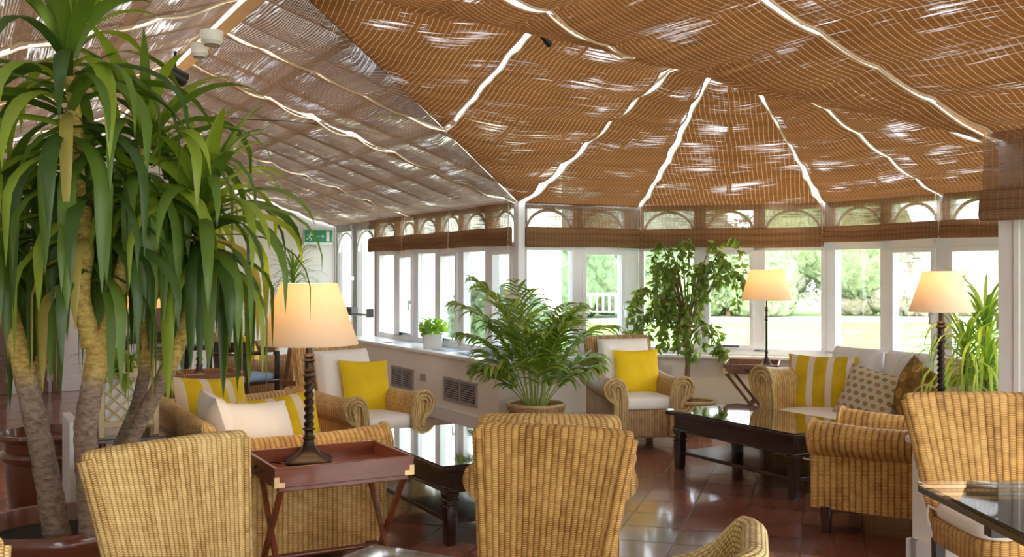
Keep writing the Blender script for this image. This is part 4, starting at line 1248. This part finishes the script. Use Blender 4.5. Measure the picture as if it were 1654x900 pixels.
def pot_lathe(r, h, flare=1.15):
    return [(0, 0), (r * .78, 0), (r * .84, .01), (r, h * .85), (r * 1.06, h * .88), (r * 1.08, h), (r * 1.0, h * 1.0), (r * .94, h * .88), (0, h * .88)]
def woven_pot(par, r, h, mat='wicker_tan'):
    m = MB(); m.lathe(pot_lathe(r, h), 40); o = m.build('basket_pot', M[mat], par, angle=60)
    m = MB(); pts = [(r * 1.05 * math.cos(a * PI / 20), r * 1.05 * math.sin(a * PI / 20), h) for a in range(41)]
    m.tube(pts, .016, 8); m.build('pot_rim', M['wicker_edge'], o, angle=80)
    m = MB(); m.lathe([(0, h * .885), (r * .5, h * .90), (r * .93, h * .885)], 24, cap=False); m.build('soil', M['soil'], par)
    return o
def frond(m, base, az, el, L, droop, nl=22, leafL=0.26, W=0.02, mi=0, stem=None, seed=0, bare=0.35):
    r_ = random.Random(seed)
    d = Vector((math.cos(az) * math.cos(el), math.sin(az) * math.cos(el), math.sin(el)))
    p = Vector(base); n = 24; st = L / n; pts = [p.copy()]; dirs = [d.copy()]
    for k in range(n):
        f = k / n; ax = d.cross(Vector((0, 0, -1)))
        if ax.length > 1e-3:
            d = (Matrix.Rotation(droop * (0.2 + 1.6 * f * f) / n, 3, ax.normalized()) @ d).normalized()
        p = p + d * st; pts.append(p.copy()); dirs.append(d.copy())
    stem.tube(pts, [0.007 * (1 - .75 * k / n) for k in range(n + 1)], 6)
    for k in range(nl):
        f = bare + (1 - bare) * (k / (nl - 1)) ** 0.95
        i = min(int(f * n), n - 1); q = pts[i].lerp(pts[i + 1], f * n - i); dd = dirs[i]
        sd = dd.cross(Vector((0, 0, 1))); sd = sd.normalized() if sd.length > .05 else Vector((1, 0, 0))
        g = math.sin(PI * min(1, (f - bare) / (1 - bare) * .85 + .15)) ** .6
        for s in (-1, 1):
            v = (dd * r_.uniform(.75, 1.0) + sd * s * r_.uniform(.75, 1.0) + Vector((0, 0, r_.uniform(.0, .35)))).normalized()
            blade(m, q, math.atan2(v.y, v.x), math.asin(v.z), leafL * g * r_.uniform(.85, 1.1), W, r_.uniform(.7, 1.7), r_.choice((0, 0, 1)), n=5, fold=.5, twist=r_.uniform(-.4, .4))
# ---- kentia palm in a basket
pk = empty('potted_palm', (0.19, 8.02, 0), 0, 'feathery palm with arching fronds in a wicker basket below the bay corner post', 'plant')
woven_pot(pk, .215, .36)
m = MB(); s_ = MB()
for k, (az, el, L, dr) in enumerate(((170, 68, 1.35, 1.9), (10, 66, 1.15, 2.2), (200, 76, 1.45, 1.5), (60, 70, 1.2, 1.5), (120, 80, 1.3, 1.0), (300, 70, 1.1, 1.8), (250, 72, 1.0, 1.6), (330, 78, 1.05, 1.2), (150, 55, .8, 1.5),
                                     (20, 52, .8, 1.6), (215, 48, .75, 1.5), (345, 50, .7, 1.7), (90, 60, .9, 1.2), (275, 60, .7, 1.4), (190, 62, 1.05, 1.9), (35, 74, 1.15, 1.5), (100, 84, 1.2, .9), (230, 82, 1.1, 1.0), (320, 80, .95, 1.1), (0, 84, 1.0, 1.0), (160, 78, .95, 1.6), (280, 85, .9, .9), (50, 50, .65, 1.4), (180, 45, .65, 1.4))):
    a = math.radians(az)
    frond(m, (.06 * math.cos(a), .06 * math.sin(a), .33), a, math.radians(min(86, el + 7)), L * .83, dr * .92, seed=k, stem=s_, leafL=.31, W=.037, nl=16)
m.build('frond_leaves', [M['palm_leaf'], M['palm_light']], pk, angle=180); s_.build('frond_stems', M['petiole'], pk)
# ---- weeping fig
def leaf4(m, p, d, L, W, mi, rr):
    """oval pointed leaf"""
    d = d.normalized(); sd = d.cross(Vector((rr.uniform(-1, 1), rr.uniform(-1, 1), rr.uniform(-.4, 1)))); sd = sd.normalized() if sd.length > 1e-3 else Vector((1, 0, 0))
    up = sd.cross(d); b = len(m.v)
    for f, w in ((0, .02), (.25, .8), (.55, 1), (.8, .55), (1, .02)):
        for q in (-1, 0, 1):
            m.v.append(tuple(p + d * (L * f) + sd * (q * w * W / 2) + up * (-.12 * L * f * f - (1 - abs(q)) * .15 * w * W)))
    for k in range(4):
        for q in range(2):
            a = b + 3 * k + q; m.quad((a, a + 1, a + 4, a + 3), [(0, 0)] * 4, mi)
fg = empty('potted_fig_tree', (1.60, 8.98, 0), 0, 'weeping fig tree with small oval leaves before the bay windows, in a low basket', 'plant')
woven_pot(fg, .185, .26)
rf = random.Random(5); m = MB(); br = MB()
tr_pts = [(-.02, 0, .22), (-.05, .0, .45), (-.045, .0, .62), (-.07, .01, .80), (-.03, 0, 1.0)]
t_m, P = trunk_mb(tr_pts, [.026, .024, .022, .019, .014], 3)
t_m.build('trunk', M['thin_bark'], fg)
for k in range(44):
    z0 = rf.uniform(.72, 1.05); az = rf.uniform(0, 2 * PI); reach = rf.uniform(.15, .50); top = rf.uniform(1.0, 1.72)
    if rf.random() < .25: top = rf.uniform(.85, 1.1); reach = rf.uniform(.3, .48)
    c = (math.cos(az), math.sin(az) * .55)
    droop = rf.uniform(.15, .55)
    pts = [Vector((-.05, 0, z0)), Vector((-.05 + c[0] * reach * .45, c[1] * reach * .45, (z0 + top) / 2 + .1)), Vector((-.05 + c[0] * reach * .85, c[1] * reach * .85, top)), Vector((-.05 + c[0] * reach * 1.05, c[1] * reach * 1.05, top - droop * .4)), Vector((-.05 + c[0] * reach * 1.1, c[1] * reach * 1.1, max(.72, top - droop)))]
    tm, PP = trunk_mb(pts, [.008, .006, .004, .003, .002], k); 
    b = len(br.v); br.v += tm.v; br.f += [tuple(i + b for i in f) for f in tm.f]; br.uv += tm.uv; br.mi += tm.mi
    for q in range(10, len(PP)):
        for _ in range(1 if q < 16 else 2):
            d = Vector((rf.uniform(-1, 1), rf.uniform(-1, 1), rf.uniform(-1.4, .1)))
            leaf4(m, PP[q] + Vector((rf.uniform(-.02, .02),) * 3), d, rf.uniform(.055, .085), rf.uniform(.028, .040), 0 if rf.random() < .65 else 1, rf)
m.build('foliage', [M['fig_leaf'], M['fig_light']], fg, angle=180); br.build('branches', M['thin_bark'], fg)
# ---- spiky plant at the right
sp = RW(5.45, 4.10)
sp_e = empty('potted_spiky_plant', tuple(sp), 0, 'grassy spiky plant with long arching leaves beside the white column', 'plant')
m = MB(); m.lathe(pot_lathe(.125, .40), 32); m.build('pot', M['terracotta'], sp_e, angle=50)
m = MB(); m.lathe([(0, .355), (.115, .353)], 20, cap=False); m.build('soil', M['soil'], sp_e)
rs = random.Random(9)
m = MB()
for j, (bx, by, h) in enumerate(((-.04, 0, .95), (.05, .03, 1.08), (.02, -.05, .85))):
    tm, PP = trunk_mb([(bx, by, .33), (bx * 1.5, by * 1.5, (h + .33) / 2), (bx * 1.6, by * 1.6, h)], [.018, .014, .010], j)
    tm.build('trunk', M['thin_bark'], sp_e)
    for k in range(62):
        az = k * 2.4 + rs.uniform(-.3, .3); f = k / 62
        el = math.radians(84 - 80 * f + rs.uniform(-8, 8))
        blade(m, (bx * 1.6, by * 1.6, h - .22 * f), az, el, rs.uniform(.42, .62), .023, rs.uniform(1.0, 2.0) + 2.3 * f, rs.choice((0, 1)), n=9, fold=.3)
m.build('foliage', [M['palm_leaf'], M['palm_light']], sp_e, angle=180)
# ---- small plant on the boxed sill
so = RW(4.20, 9.42)
se = empty('potted_sill_plant', (so.x, so.y, ZS - 0.025), 0, 'small lime green leafy plant in a white pot on the boxed sill', 'plant')
m = MB(); R = []
for z, w in ((0, .17), (.005, .18), (.13, .21), (.145, .215), (.145, .20), (.12, .19)):
    R.append([(x, y, z) for x, y in superell(w, w, 32, 7)])
m.loft(R); m.build('pot', M['white_gloss'], se, angle=40)
m = MB(); rl = random.Random(3)
for k in range(110):
    az = rl.uniform(0, 2 * PI); rr = rl.uniform(0, .11); z = .15 + rl.uniform(0, .15) * (1 - rr * 3)
    leaf4(m, Vector((rr * math.cos(az), rr * math.sin(az), z)), Vector((math.cos(az), math.sin(az), rl.uniform(-.6, .7))), rl.uniform(.05, .085), rl.uniform(.045, .065), 0, rl)
m.build('foliage', M['lime_leaf'], se, angle=180)
# ---- palm-like dracaena by the glazed door, far
de = empty('potted_dracaena', tuple(RW(3.55, 12.1)), 0, 'slender dark green plant beneath the green exit sign', 'plant')
m = MB(); m.lathe(pot_lathe(.16, .34), 24); m.build('pot', M['white_gloss'], de, angle=50)
tm, PP = trunk_mb([(0, 0, .28), (.02, 0, .8), (0, 0, 1.38)], [.02, .017, .013], 4); tm.build('trunk', M['thin_bark'], de)
m = MB(); rs = random.Random(12)
for k in range(70):
    f = k / 70; az = k * 2.4
    blade(m, (0, 0, 1.40 - .30 * f), az, math.radians(82 - 75 * f), rs.uniform(.38, .55), .026, 1.0 + 1.8 * f, rs.choice((0, 0, 1)), n=7)
m.build('foliage', [M['palm_leaf'], M['leaf_a']], de, angle=180)

# ================================================================ LEFT BACKGROUND
# large glazed planter with stepped rim behind the yucca
gp = empty('glazed_planter', (-2.62, 5.75, 0), 0, 'big dark red glazed planter with stepped rim behind the yucca trunks', 'pot')
m = MB(); m.lathe([(0, 0), (.17, 0), (.20, .03), (.225, .25), (.225, .34), (.255, .36), (.262, .38), (.25, .40), (.235, .41), (.24, .46), (.275, .475), (.285, .49), (.275, .505), (.25, .505), (.24, .46), (0, .44)], 48)
m.build('pot', M['terracotta'], gp, angle=50)
m = MB(); m.lathe([(0, .442), (.235, .442)], 24, cap=False); m.build('soil', M['soil'], gp)
# white side table carrying the lattice planter
wt = px(152, 735, 4.80); wt.z = 0
we = empty('side_table', tuple(wt + Vector((0.03, .22, 0))), ROOM, 'low white side table with dark top carrying the lattice planter', 'table')
m = MB(); m.box(-.20, -.19, 0.585, .20, .19, .605); m.build('tabletop', M['dark_wood'], we, bevel=.003)
for sx in (-1, 1):
    m = MB(); m.box(sx * .22 - .02, -.19, 0, sx * .22 + .02, .19, .70 if sx < 0 else .60); m.build('side_panel', M['white_gloss' if sx < 0 else 'dark_wood'], we, bevel=.004)
m = MB(); m.box(-.20, -.18, .14, .20, .18, .16); m.build('shelf', M['white_gloss'], we, bevel=.003)
m = MB(); wx = wt + Vector((0.03, .22, 0))
pl = empty('lattice_planter', (wx.x + .03, wx.y + .01, .6055), ROOM, 'cream square planter with lattice sides and notched rim, on the white side table', 'planter')
M['cream_paint'] = plain('cream_planter_paint', (0.72, 0.58, 0.34), 0.6)
w = .125
for sx in (-1, 1):
    for sy in (-1, 1):
        m = MB(); m.box(sx * w - .013, sy * w - .013, 0, sx * w + .013, sy * w + .013, .36)
        m.build('corner_post', M['cream_paint'], pl, bevel=.002)
m = MB(); m.box(-w + .02, -w + .02, .05, w - .02, w - .02, .28); m.build('inner_box', M['white_gloss'], pl, smooth=False)
for side in range(4):
    Rz = RZ(side * PI / 2); m = MB()
    for z in (.05, .285): m.box(-w + .013, -w - .010, z, w - .013, -w + .008, z + .025, Rz)
    for i in range(-3, 4):
        for s in (-1, 1):
            a = Vector((i * .065 - s * .115, -w - .003, .07)); b_ = Vector((i * .065 + s * .115, -w - .003, .29))
            lo, hi = -w + .013, w - .013
            t0, t1 = 0.0, 1.0
            for lim, sg in ((lo, 1), (hi, -1)):
                fa, fb = (a.x - lim) * sg, (b_.x - lim) * sg
                if fa < 0 and fb < 0: t1 = -1
                elif fa < 0: t0 = max(t0, fa / (fa - fb))
                elif fb < 0: t1 = min(t1, fa / (fa - fb))
            if t1 > t0 + .02: m.tube([Rz @ a.lerp(b_, t0), Rz @ a.lerp(b_, t1)], .005, 4)
    for i in range(4):
        x = -w + .035 + i * .060
        m.box(x - .012, -w - .008, .31, x + .012, -w + .006, .365, Rz)
    m.build('lattice_side', M['cream_paint'], pl)
m = MB(); rs = random.Random(21)
for k in range(90):
    az = rs.uniform(0, 2 * PI)
    blade(m, (rs.uniform(-.07, .07), rs.uniform(-.07, .07), .27), az, math.radians(rs.uniform(25, 85)), rs.uniform(.18, .32), .03, rs.uniform(1, 2.5), rs.choice((0, 1)), n=6)
m.build('foliage', [M['palm_leaf'], M['palm_light']], pl, angle=180)
# dark ornamental box beside it
db = empty('dark_carved_box', (wx.x + .16, wx.y - .48, 0), ROOM, 'dark carved stool-like box at the foot of the lattice planter', 'box')
m = MB(); m.box(-.12, -.10, .08, .12, .10, .50); m.build('body', M['dark_wood'], db, bevel=.01)
m = MB(); m.box(-.14, -.12, .50, .14, .12, .53); m.build('lid', M['dark_wood'], db, bevel=.006)
for sx in (-1, 1):
    for sy in (-1, 1): leg_mb(sx * .10, sy * .08, .09, .03, .035).build('foot', M['dark_wood'], db)
# dark wooden armchair with blue seat + table, far left wing
def dark_chair(label, loc, rz):
    r = empty('wooden_armchair', loc, rz, label, 'chair', 'dark wooden armchairs')
    m = MB(); R = []
    pts = [(.27 * math.cos(a), .05 + .25 * math.sin(a), .70) for a in [PI * k / 16 for k in range(17)]]
    m.tube([Vector((p[0], p[1], .70)) for p in pts], .018, 8)
    b = len(m.v)
    def fn(i, j):
        a = PI * (.12 + .76 * i); rr = .275 + .01 * j
        return Vector((rr * math.cos(a), .05 + (rr - .02) * math.sin(a), .70 + .10 * j * (1 if True else 0))), (i, j)
    m.grid(fn, 16, 2)
    m.build('curved_backrest', M['dark_wood'], r)
    m = MB(); m.box(-.24, -.22, .42, .24, .22, .45); m.build('seat_frame', M['dark_wood'], r, bevel=.006)
    slab(.44, .40, .05, TR((0, 0, .475)), 7).build('seat_pad', M['blue'], r)
    for x in (-.22, .22):
        for y, h in ((-.20, .70), (.18, .72)):
            leg_mb(x, y, h, .032, .035).build('leg', M['dark_wood'], r, bevel=.003)
    m = MB(); m.box(-.05, .268, .45, .05, .288, .72); m.build('splat', M['dark_wood'], r, bevel=.003)
    return r
M['blue'] = fabric('blue_seat_fabric', (0.30, 0.45, 0.68))
c1 = px(392, 640, 9.0); c1.z = 0
first = dark_chair('dark curved-back wooden chair with light blue seat, seen behind the left sofa', (c1.x, c1.y, 0), math.radians(150))
c2_ = px(352, 640, 9.7)
d2 = dup(first, (-3.55, 9.95, 0), math.radians(20), 'dark curved-back wooden chair beyond the first one, mostly behind leaves')
tb = empty('dark_round_table', (c2_.x + .12, c2_.y - .15, 0), 0, 'dark round table between the two dark wooden chairs', 'table')
tb.location = (-3.02, 9.38, 0)
m = MB(); m.lathe([(0, .70), (.36, .70), (.375, .712), (.375, .728), (.36, .74), (0, .74)], 40); m.build('tabletop', M['dark_wood'], tb, angle=40)
m = MB(); m.lathe([(0, 0), (.20, 0), (.20, .02), (.05, .06), (.035, .12), (.05, .3), (.035, .5), (.06, .70), (0, .70)], 24); m.build('pedestal', M['dark_wood'], tb, angle=40)
# far wicker armchair with yellow cushion and tan bench in front of the far windows
p_ = RW(2.55, 10.1)
make_lounge('armchair', 'far wicker armchair half hidden by the near lampshade, under the far windows', 'armchair', (p_.x, p_.y, 0), math.radians(100), M['wicker_tan'], group='wicker lounge armchairs')
pillow('scatter_cushion', 'yellow cushion on the far armchair, glimpsed through the hanging yucca leaves', M['yellow'], .40, .38, .13, local((p_.x, p_.y, 0), math.radians(100), (0, 0.02, .60)), math.radians(100), math.radians(-16))
# leaning timber leg / easel
q = px(455, 640, 9.0)
ez = empty('wooden_easel', (q.x + .05, q.y, 0), math.radians(-25), 'slanting timber easel leg left of the armchair behind the lamp', 'easel')
for (xa, xb, ya, yb_) in ((-.10, .05, 0, 0), (.30, .12, 0, 0), (.10, .08, .35, .03)):
    m = MB(); m.tube([(xa, ya, 0), (xb, yb_, .85)], .022, 4); m.build('leg', M['brown_wood'], ez, smooth=False)
m = MB(); m.box(-.04, -.03, .40, .24, -.015, .44); m.build('ledge', M['brown_wood'], ez)
# lamps in the left wing
l4 = px(230, 560, 6.9)
t4 = make_tray_table('folding tray table behind the yucca carrying the bright orange-lit lamp', (l4.x, l4.y, 0), ROOM, 'brown_wood')
make_lamp('table_lamp', 'brightest orange-glowing lamp glimpsed between the yucca leaves', (l4.x, l4.y, .561), 16, height=.60, rb=.215, rt=.13, sh=.27, color=(1, .50, .10))
l5 = px(322, 560, 8.0)
make_tray_table('folding tray table behind the left sofa, hidden by cushions and leaves', (l5.x, l5.y, 0), ROOM, 'brown_wood')
make_lamp('table_lamp', 'lamp with thick twisted stem behind the hanging leaves, left of the blue-seated chair', (l5.x, l5.y, .561), 10, height=.60, rb=.22, rt=.13, sh=.28)
l6 = px(398, 470, 11.3)
make_tray_table('small tray table under the far lamp by the far wall', (l6.x, l6.y, 0), ROOM, 'brown_wood')
make_lamp('table_lamp', 'smallest and farthest cream lampshade, just left of the big near lampshade', (l6.x, l6.y, .561), 8, height=.50, rb=.2, rt=.12, sh=.26)

# ================================================================ FITTINGS
# exit sign, reaching out of the far wall
M['exit_green'] = plain('exit_sign_green', (0.02, 0.27, 0.13), 0.4)
M['exit_white'] = plain('exit_sign_white', (0.85, 0.88, 0.86), 0.4)
Mx = wall_frame(3.92, 12.99, 0)
ex = empty('exit_sign', tuple(RW(4.13, 12.99, 1.87)), ROOM, 'green and white running-man exit sign on the far wall by the glazed door', 'sign')
m = MB(); m.box(-.19, -.05, -.11, .19, -.012, .10); m.build('sign_box', M['exit_white'], ex, bevel=.004)
m = MB(); m.box(-.185, -.053, -.075, .185, -.0505, .088); m.build('green_panel', M['exit_green'], ex)
m = MB()
m.box(.105, -.0555, -.06, .150, -.0535, .070)
m.build('doorway_symbol', M['exit_white'], ex); m = MB()
def st(x0, z0, x1, z1, w=.009):
    d = Vector((x1 - x0, 0, z1 - z0)); L = d.length; a = math.atan2(d.z, d.x)
    m.box(0, -.0555, -w / 2, L, -.0535, w / 2, TR((x0, 0, z0)) @ Matrix.Rotation(-a, 4, 'Y'))
st(-.02, .005, .075, .005); st(.075, .005, .05, .028); st(.075, .005, .05, -.018)
m.build('arrow_symbol', M['exit_white'], ex); m = MB()
st(-.105, .030, -.120, -.010, .018); st(-.120, -.010, -.095, -.030, .010); st(-.095, -.030, -.11, -.058, .009); st(-.122, -.010, -.145, -.035, .010); st(-.145, -.035, -.168, -.035, .009)
st(-.105, .028, -.080, .012, .008); st(-.080, .012, -.066, .022, .007); st(-.108, .026, -.135, .030, .008); st(-.135, .030, -.150, .008, .007)
m.tube([(-.098, -.0555, .050), (-.098, -.0535, .050)], .012, 14)
m.build('running_figure', M['exit_white'], ex)
m = MB(); m.box(-.03, -.07, -.15, .05, -.012, -.115); m.build('lower_fixing', M['white_gloss'], ex)
# detectors and spotlights under the ridge and roof
def det(label, x, y, Y, r=.055):
    p = px(x, y, Y); o = empty('smoke_detector', (p.x, p.y, p.z), 0, label, 'detector', 'white ceiling detectors')
    m = MB(); m.lathe([(0, -.045), (r * .6, -.045), (r * .75, -.030), (r, -.022), (r, 0), (r * 1.05, .01), (r*1.05, .03), (0, .03)], 28); m.build('body', M['white_gloss'], o, angle=40)
    m = MB(); m.lathe([(r * .62, -.046), (r * .70, -.040), (r * .62, -.034)], 20); m.build('vent_ring', M['grey'], o)
det('round white detector at the ridge beam, the higher of two', 342, 60, 5.15)
det('white detector below the other one, next to the long white gap', 322, 80, 5.35, .045)
def spot(label, p, r=.035):
    o = empty('spotlight', tuple(p), .6, label, 'spotlight', 'small ceiling spotlights')
    m = MB(); m.tube([(0, 0, .10), (0, 0, .0)], .008, 8); m.build('stem', M['black'], o)
    m = MB(); m.tube([(-.05, -.02, -.01), (-.02, -.01, -.02), (.05, .02, -.05)], [r * .5, r * .8, r], 18); m.build('head', M['black'], o)
    m = MB(); m.tube([(.05, .02, -.05), (.054, .022, -.052)], [r * .85, r * .8], 18); m.build('lens', M['chrome'], o)
spot('black spotlight hanging from the ridge beam among the yucca leaf tips', px(283, 112, 5.6), .045)
spot('small spotlight on the roof near the top middle', px(880, 56, 6.3), .022)
m = MB(); m.tube([px(372, 192, 7.4), px(470, 196, 8.0), px(560, 206, 8.7), px(640, 222, 9.4)], .004, 5)
tag(m.build('roof_cable', M['black']), 'thin dark cable stretched under the roof blinds at the left', 'cable')
m = MB()
for (x0, y0, a) in ((4.20, 9.05, .1), (4.22, 8.55, -.15), (4.18, 10.3, .2), (4.2, 8.25, .3)):  # thin blue-grey sheets that paint reflections onto the boxed sill
    m = MB(); m.box(-.10, -.14, 0, .10, .14, .006, TR(RW(x0, y0, ZS - .0245)) @ RZ(ROOM + a))
    tag(m.build('sill_reflection', M['sill_reflection'] if 'sill_reflection' in M else M.setdefault('sill_reflection', plain('blue_grey_reflection', (0.35, 0.42, 0.55), 0.4, var=0.5, scale=30))), 'thin blue-grey sheet imitating a reflection on the boxed sill', 'sill_reflection', 'painted reflections on the sill')

# ================================================================ OUTSIDE
def _lawn():
    t = NT('lawn_grass'); n = t.noise(t.coord(), .6, 5); n2 = t.noise(t.coord(), 25, 3)
    c = t.ramp(t.math('ADD', t.math('MULTIPLY', n, .6), t.math('MULTIPLY', n2, .4)), [(.3, (0.22, 0.38, 0.07)), (.7, (0.38, 0.54, 0.13))])
    return t.done(t.principled(c, 0.9))
M['lawn'] = _lawn()
M['path'] = plain('pale_gravel', (0.75, 0.70, 0.58), 0.9, var=.1)
m = MB(); m.box(-40, -10, -.35, 60, 80, -.22); structure(m.build('ground', M['lawn'], smooth=False))
m = MB(); m.box(-6, 33, -.22, 40, 37, -.205); structure(m.build('path', M['path'], smooth=False))
M['render_white'] = plain('white_render', (0.82, 0.80, 0.78), 0.9, var=.02)
M['slate'] = plain('slate_roof', (0.25, 0.25, 0.28), 0.7)
be = empty('white_house', (-8.2, 24.5, -.22), 0, 'white rendered building outside beyond the low windows', 'building')
m = MB(); m.box(-9, 0, 0, 9.4, 6, 5.4); m.build('wall', M['render_white'], be, smooth=False)
m = MB(); m.v = [(-9.3, -.3, 5.4), (9.7, -.3, 5.4), (9.7, 6.3, 5.4), (-9.3, 6.3, 5.4), (-9.3, 3, 7.6), (9.7, 3, 7.6)]
for f in ((0, 1, 5, 4), (2, 3, 4, 5), (1, 2, 5), (3, 0, 4), (3, 2, 1, 0)): m.quad(f, [(0, 0)] * len(f))
m.build('roof', M['slate'], be, smooth=False)
def _foliage(name, a, b):
    t = NT(name); n = t.noise(t.coord(), 5.5, 6, .7); n2 = t.noise(t.coord(), .8, 3)
    c = t.ramp(t.math('ADD', t.math('MULTIPLY', n, .7), t.math('MULTIPLY', n2, .3)), [(.36, a), (.62, b)])
    return t.done(t.principled(c, 0.8, t.bump(n, .25)))
M['hedge_a'] = _foliage('hedge_green', (0.15, 0.25, 0.10), (0.54, 0.66, 0.36))
M['hedge_b'] = _foliage('tree_grey_green', (0.26, 0.32, 0.22), (0.68, 0.72, 0.58))
M['hedge_c'] = _foliage('shrub_pale', (0.42, 0.38, 0.27), (0.80, 0.74, 0.62))
def bush(label, x, y, w, h, mat, seed, tree=False):
    r_ = random.Random(seed); o = empty('garden_tree' if tree else 'garden_shrub', (x, y, -.22), 0, label, 'tree' if tree else 'shrub', 'garden trees and shrubs')
    m = MB()
    for k in range(9):
        cx, cy = r_.uniform(-.4, .4) * w, r_.uniform(-.25, .25) * w; cz = h * r_.uniform(.28, .70); rr = r_.uniform(.24, .38) * min(w, h)
        if tree: cz = h * r_.uniform(.5, .8)
        ph = [r_.uniform(0, 6) for _ in range(4)]
        def fn(i, j):
            a = 2 * PI * i; b = PI * j
            q = rr * (1 + .10 * math.sin(7 * a + ph[0]) * math.sin(6 * b + ph[1]) + .08 * math.sin(15 * a + ph[2]) * math.sin(13 * b + ph[3]))
            return Vector((cx + q * math.sin(b) * math.cos(a), cy + q * math.sin(b) * math.sin(a), max(.02, cz - q * math.cos(b) * 1.1))), (i, j)
        m.grid(fn, 40, 22)
    # loose leaf sprays over the surface
    for k in range(700):
        a = r_.uniform(0, 2 * PI); cz = h * r_.uniform(.1, .98) if not tree else h * r_.uniform(.35, 1.0)
        rad = w * .56 * math.sin(PI * min(.93, max(.12, cz / h))) ** .5 * r_.uniform(.7, 1.08)
        leaf4(m, Vector((rad * math.cos(a), rad * .7 * math.sin(a), cz)), Vector((r_.uniform(-1, 1), r_.uniform(-1, .2), r_.uniform(-.6, 1))), r_.uniform(.18, .36), r_.uniform(.09, .17), 0, r_)
    m.build('foliage', M[mat], o, angle=180)
    tm, _ = trunk_mb([(0, 0, 0), (.03, 0, h * .3), (0, 0, h * .6)], [.12, .10, .06], seed); tm.build('trunk', M['thin_bark'], o)
    return o
spec = [(1.3, 36, 4.0, 3.2, 'hedge_a', 0, 'dense green shrub seen right of the white house'), (3.0, 40, 4.5, 5.6, 'hedge_b', 1, 'grey-green tree behind the window left of the fig'),
        (4.6, 36.5, 3.8, 2.5, 'hedge_a', 0, 'green shrub seen through the fig leaves'), (6.6, 40.5, 4.5, 4.6, 'hedge_b', 1, 'grey-green tree behind the fig tree'), (8.0, 37.5, 4.2, 3.0, 'hedge_a', 0, 'green shrub behind the thin-stemmed lamp'),
        (9.9, 39.5, 4.4, 3.8, 'hedge_b', 0, 'tall grey-green shrub right of the thin-stemmed lamp'), (12.2, 38.5, 4.2, 4.2, 'hedge_a', 1, 'fresh green tree seen through the window above the striped cushion'),
        (14.6, 38.5, 4.0, 3.4, 'hedge_c', 0, 'pinkish bare shrub seen left of the right-hand lamp'), (16.8, 38, 4.2, 3.1, 'hedge_c', 0, 'pale shrub behind the right-hand lamp'), (19.3, 39, 4.6, 2.8, 'hedge_b', 0, 'pale green shrub behind the spiky plant'), (22.5, 39, 4.6, 3.0, 'hedge_a', 0, 'green shrub behind the white column')]
spec.append((-0.2, 16.5, 1.5, 1.35, 'hedge_a', 0, 'low green shrub close outside the boxed-sill windows'))
for k, (x, y, w, h, mt, tr_, lab) in enumerate(spec): bush(lab, x, y, w * 1.0, h, mt, 50 + k, bool(tr_))
# white garden bench by the hedge
gb = empty('garden_bench', (2.75, 30.5, -.22), 0, 'white garden bench outside, seen through the window left of the fig', 'bench')
m = MB()
for i in range(4): m.box(-.8, -.22 + i * .12, .42, .8, -.13 + i * .12, .45)
m.build('seat', M['render_white'], gb)
m = MB()
for i in range(9): m.box(-.78 + i * .19, .24, .46, -.72 + i * .19, .27, .95)
m.box(-.8, .23, .92, .8, .28, 1.0); m.build('backrest', M['render_white'], gb)
for x in (-.75, .75):
    for y in (-.2, .25): leg_mb(x, y, .42, .06, .06).build('leg', M['render_white'], gb)
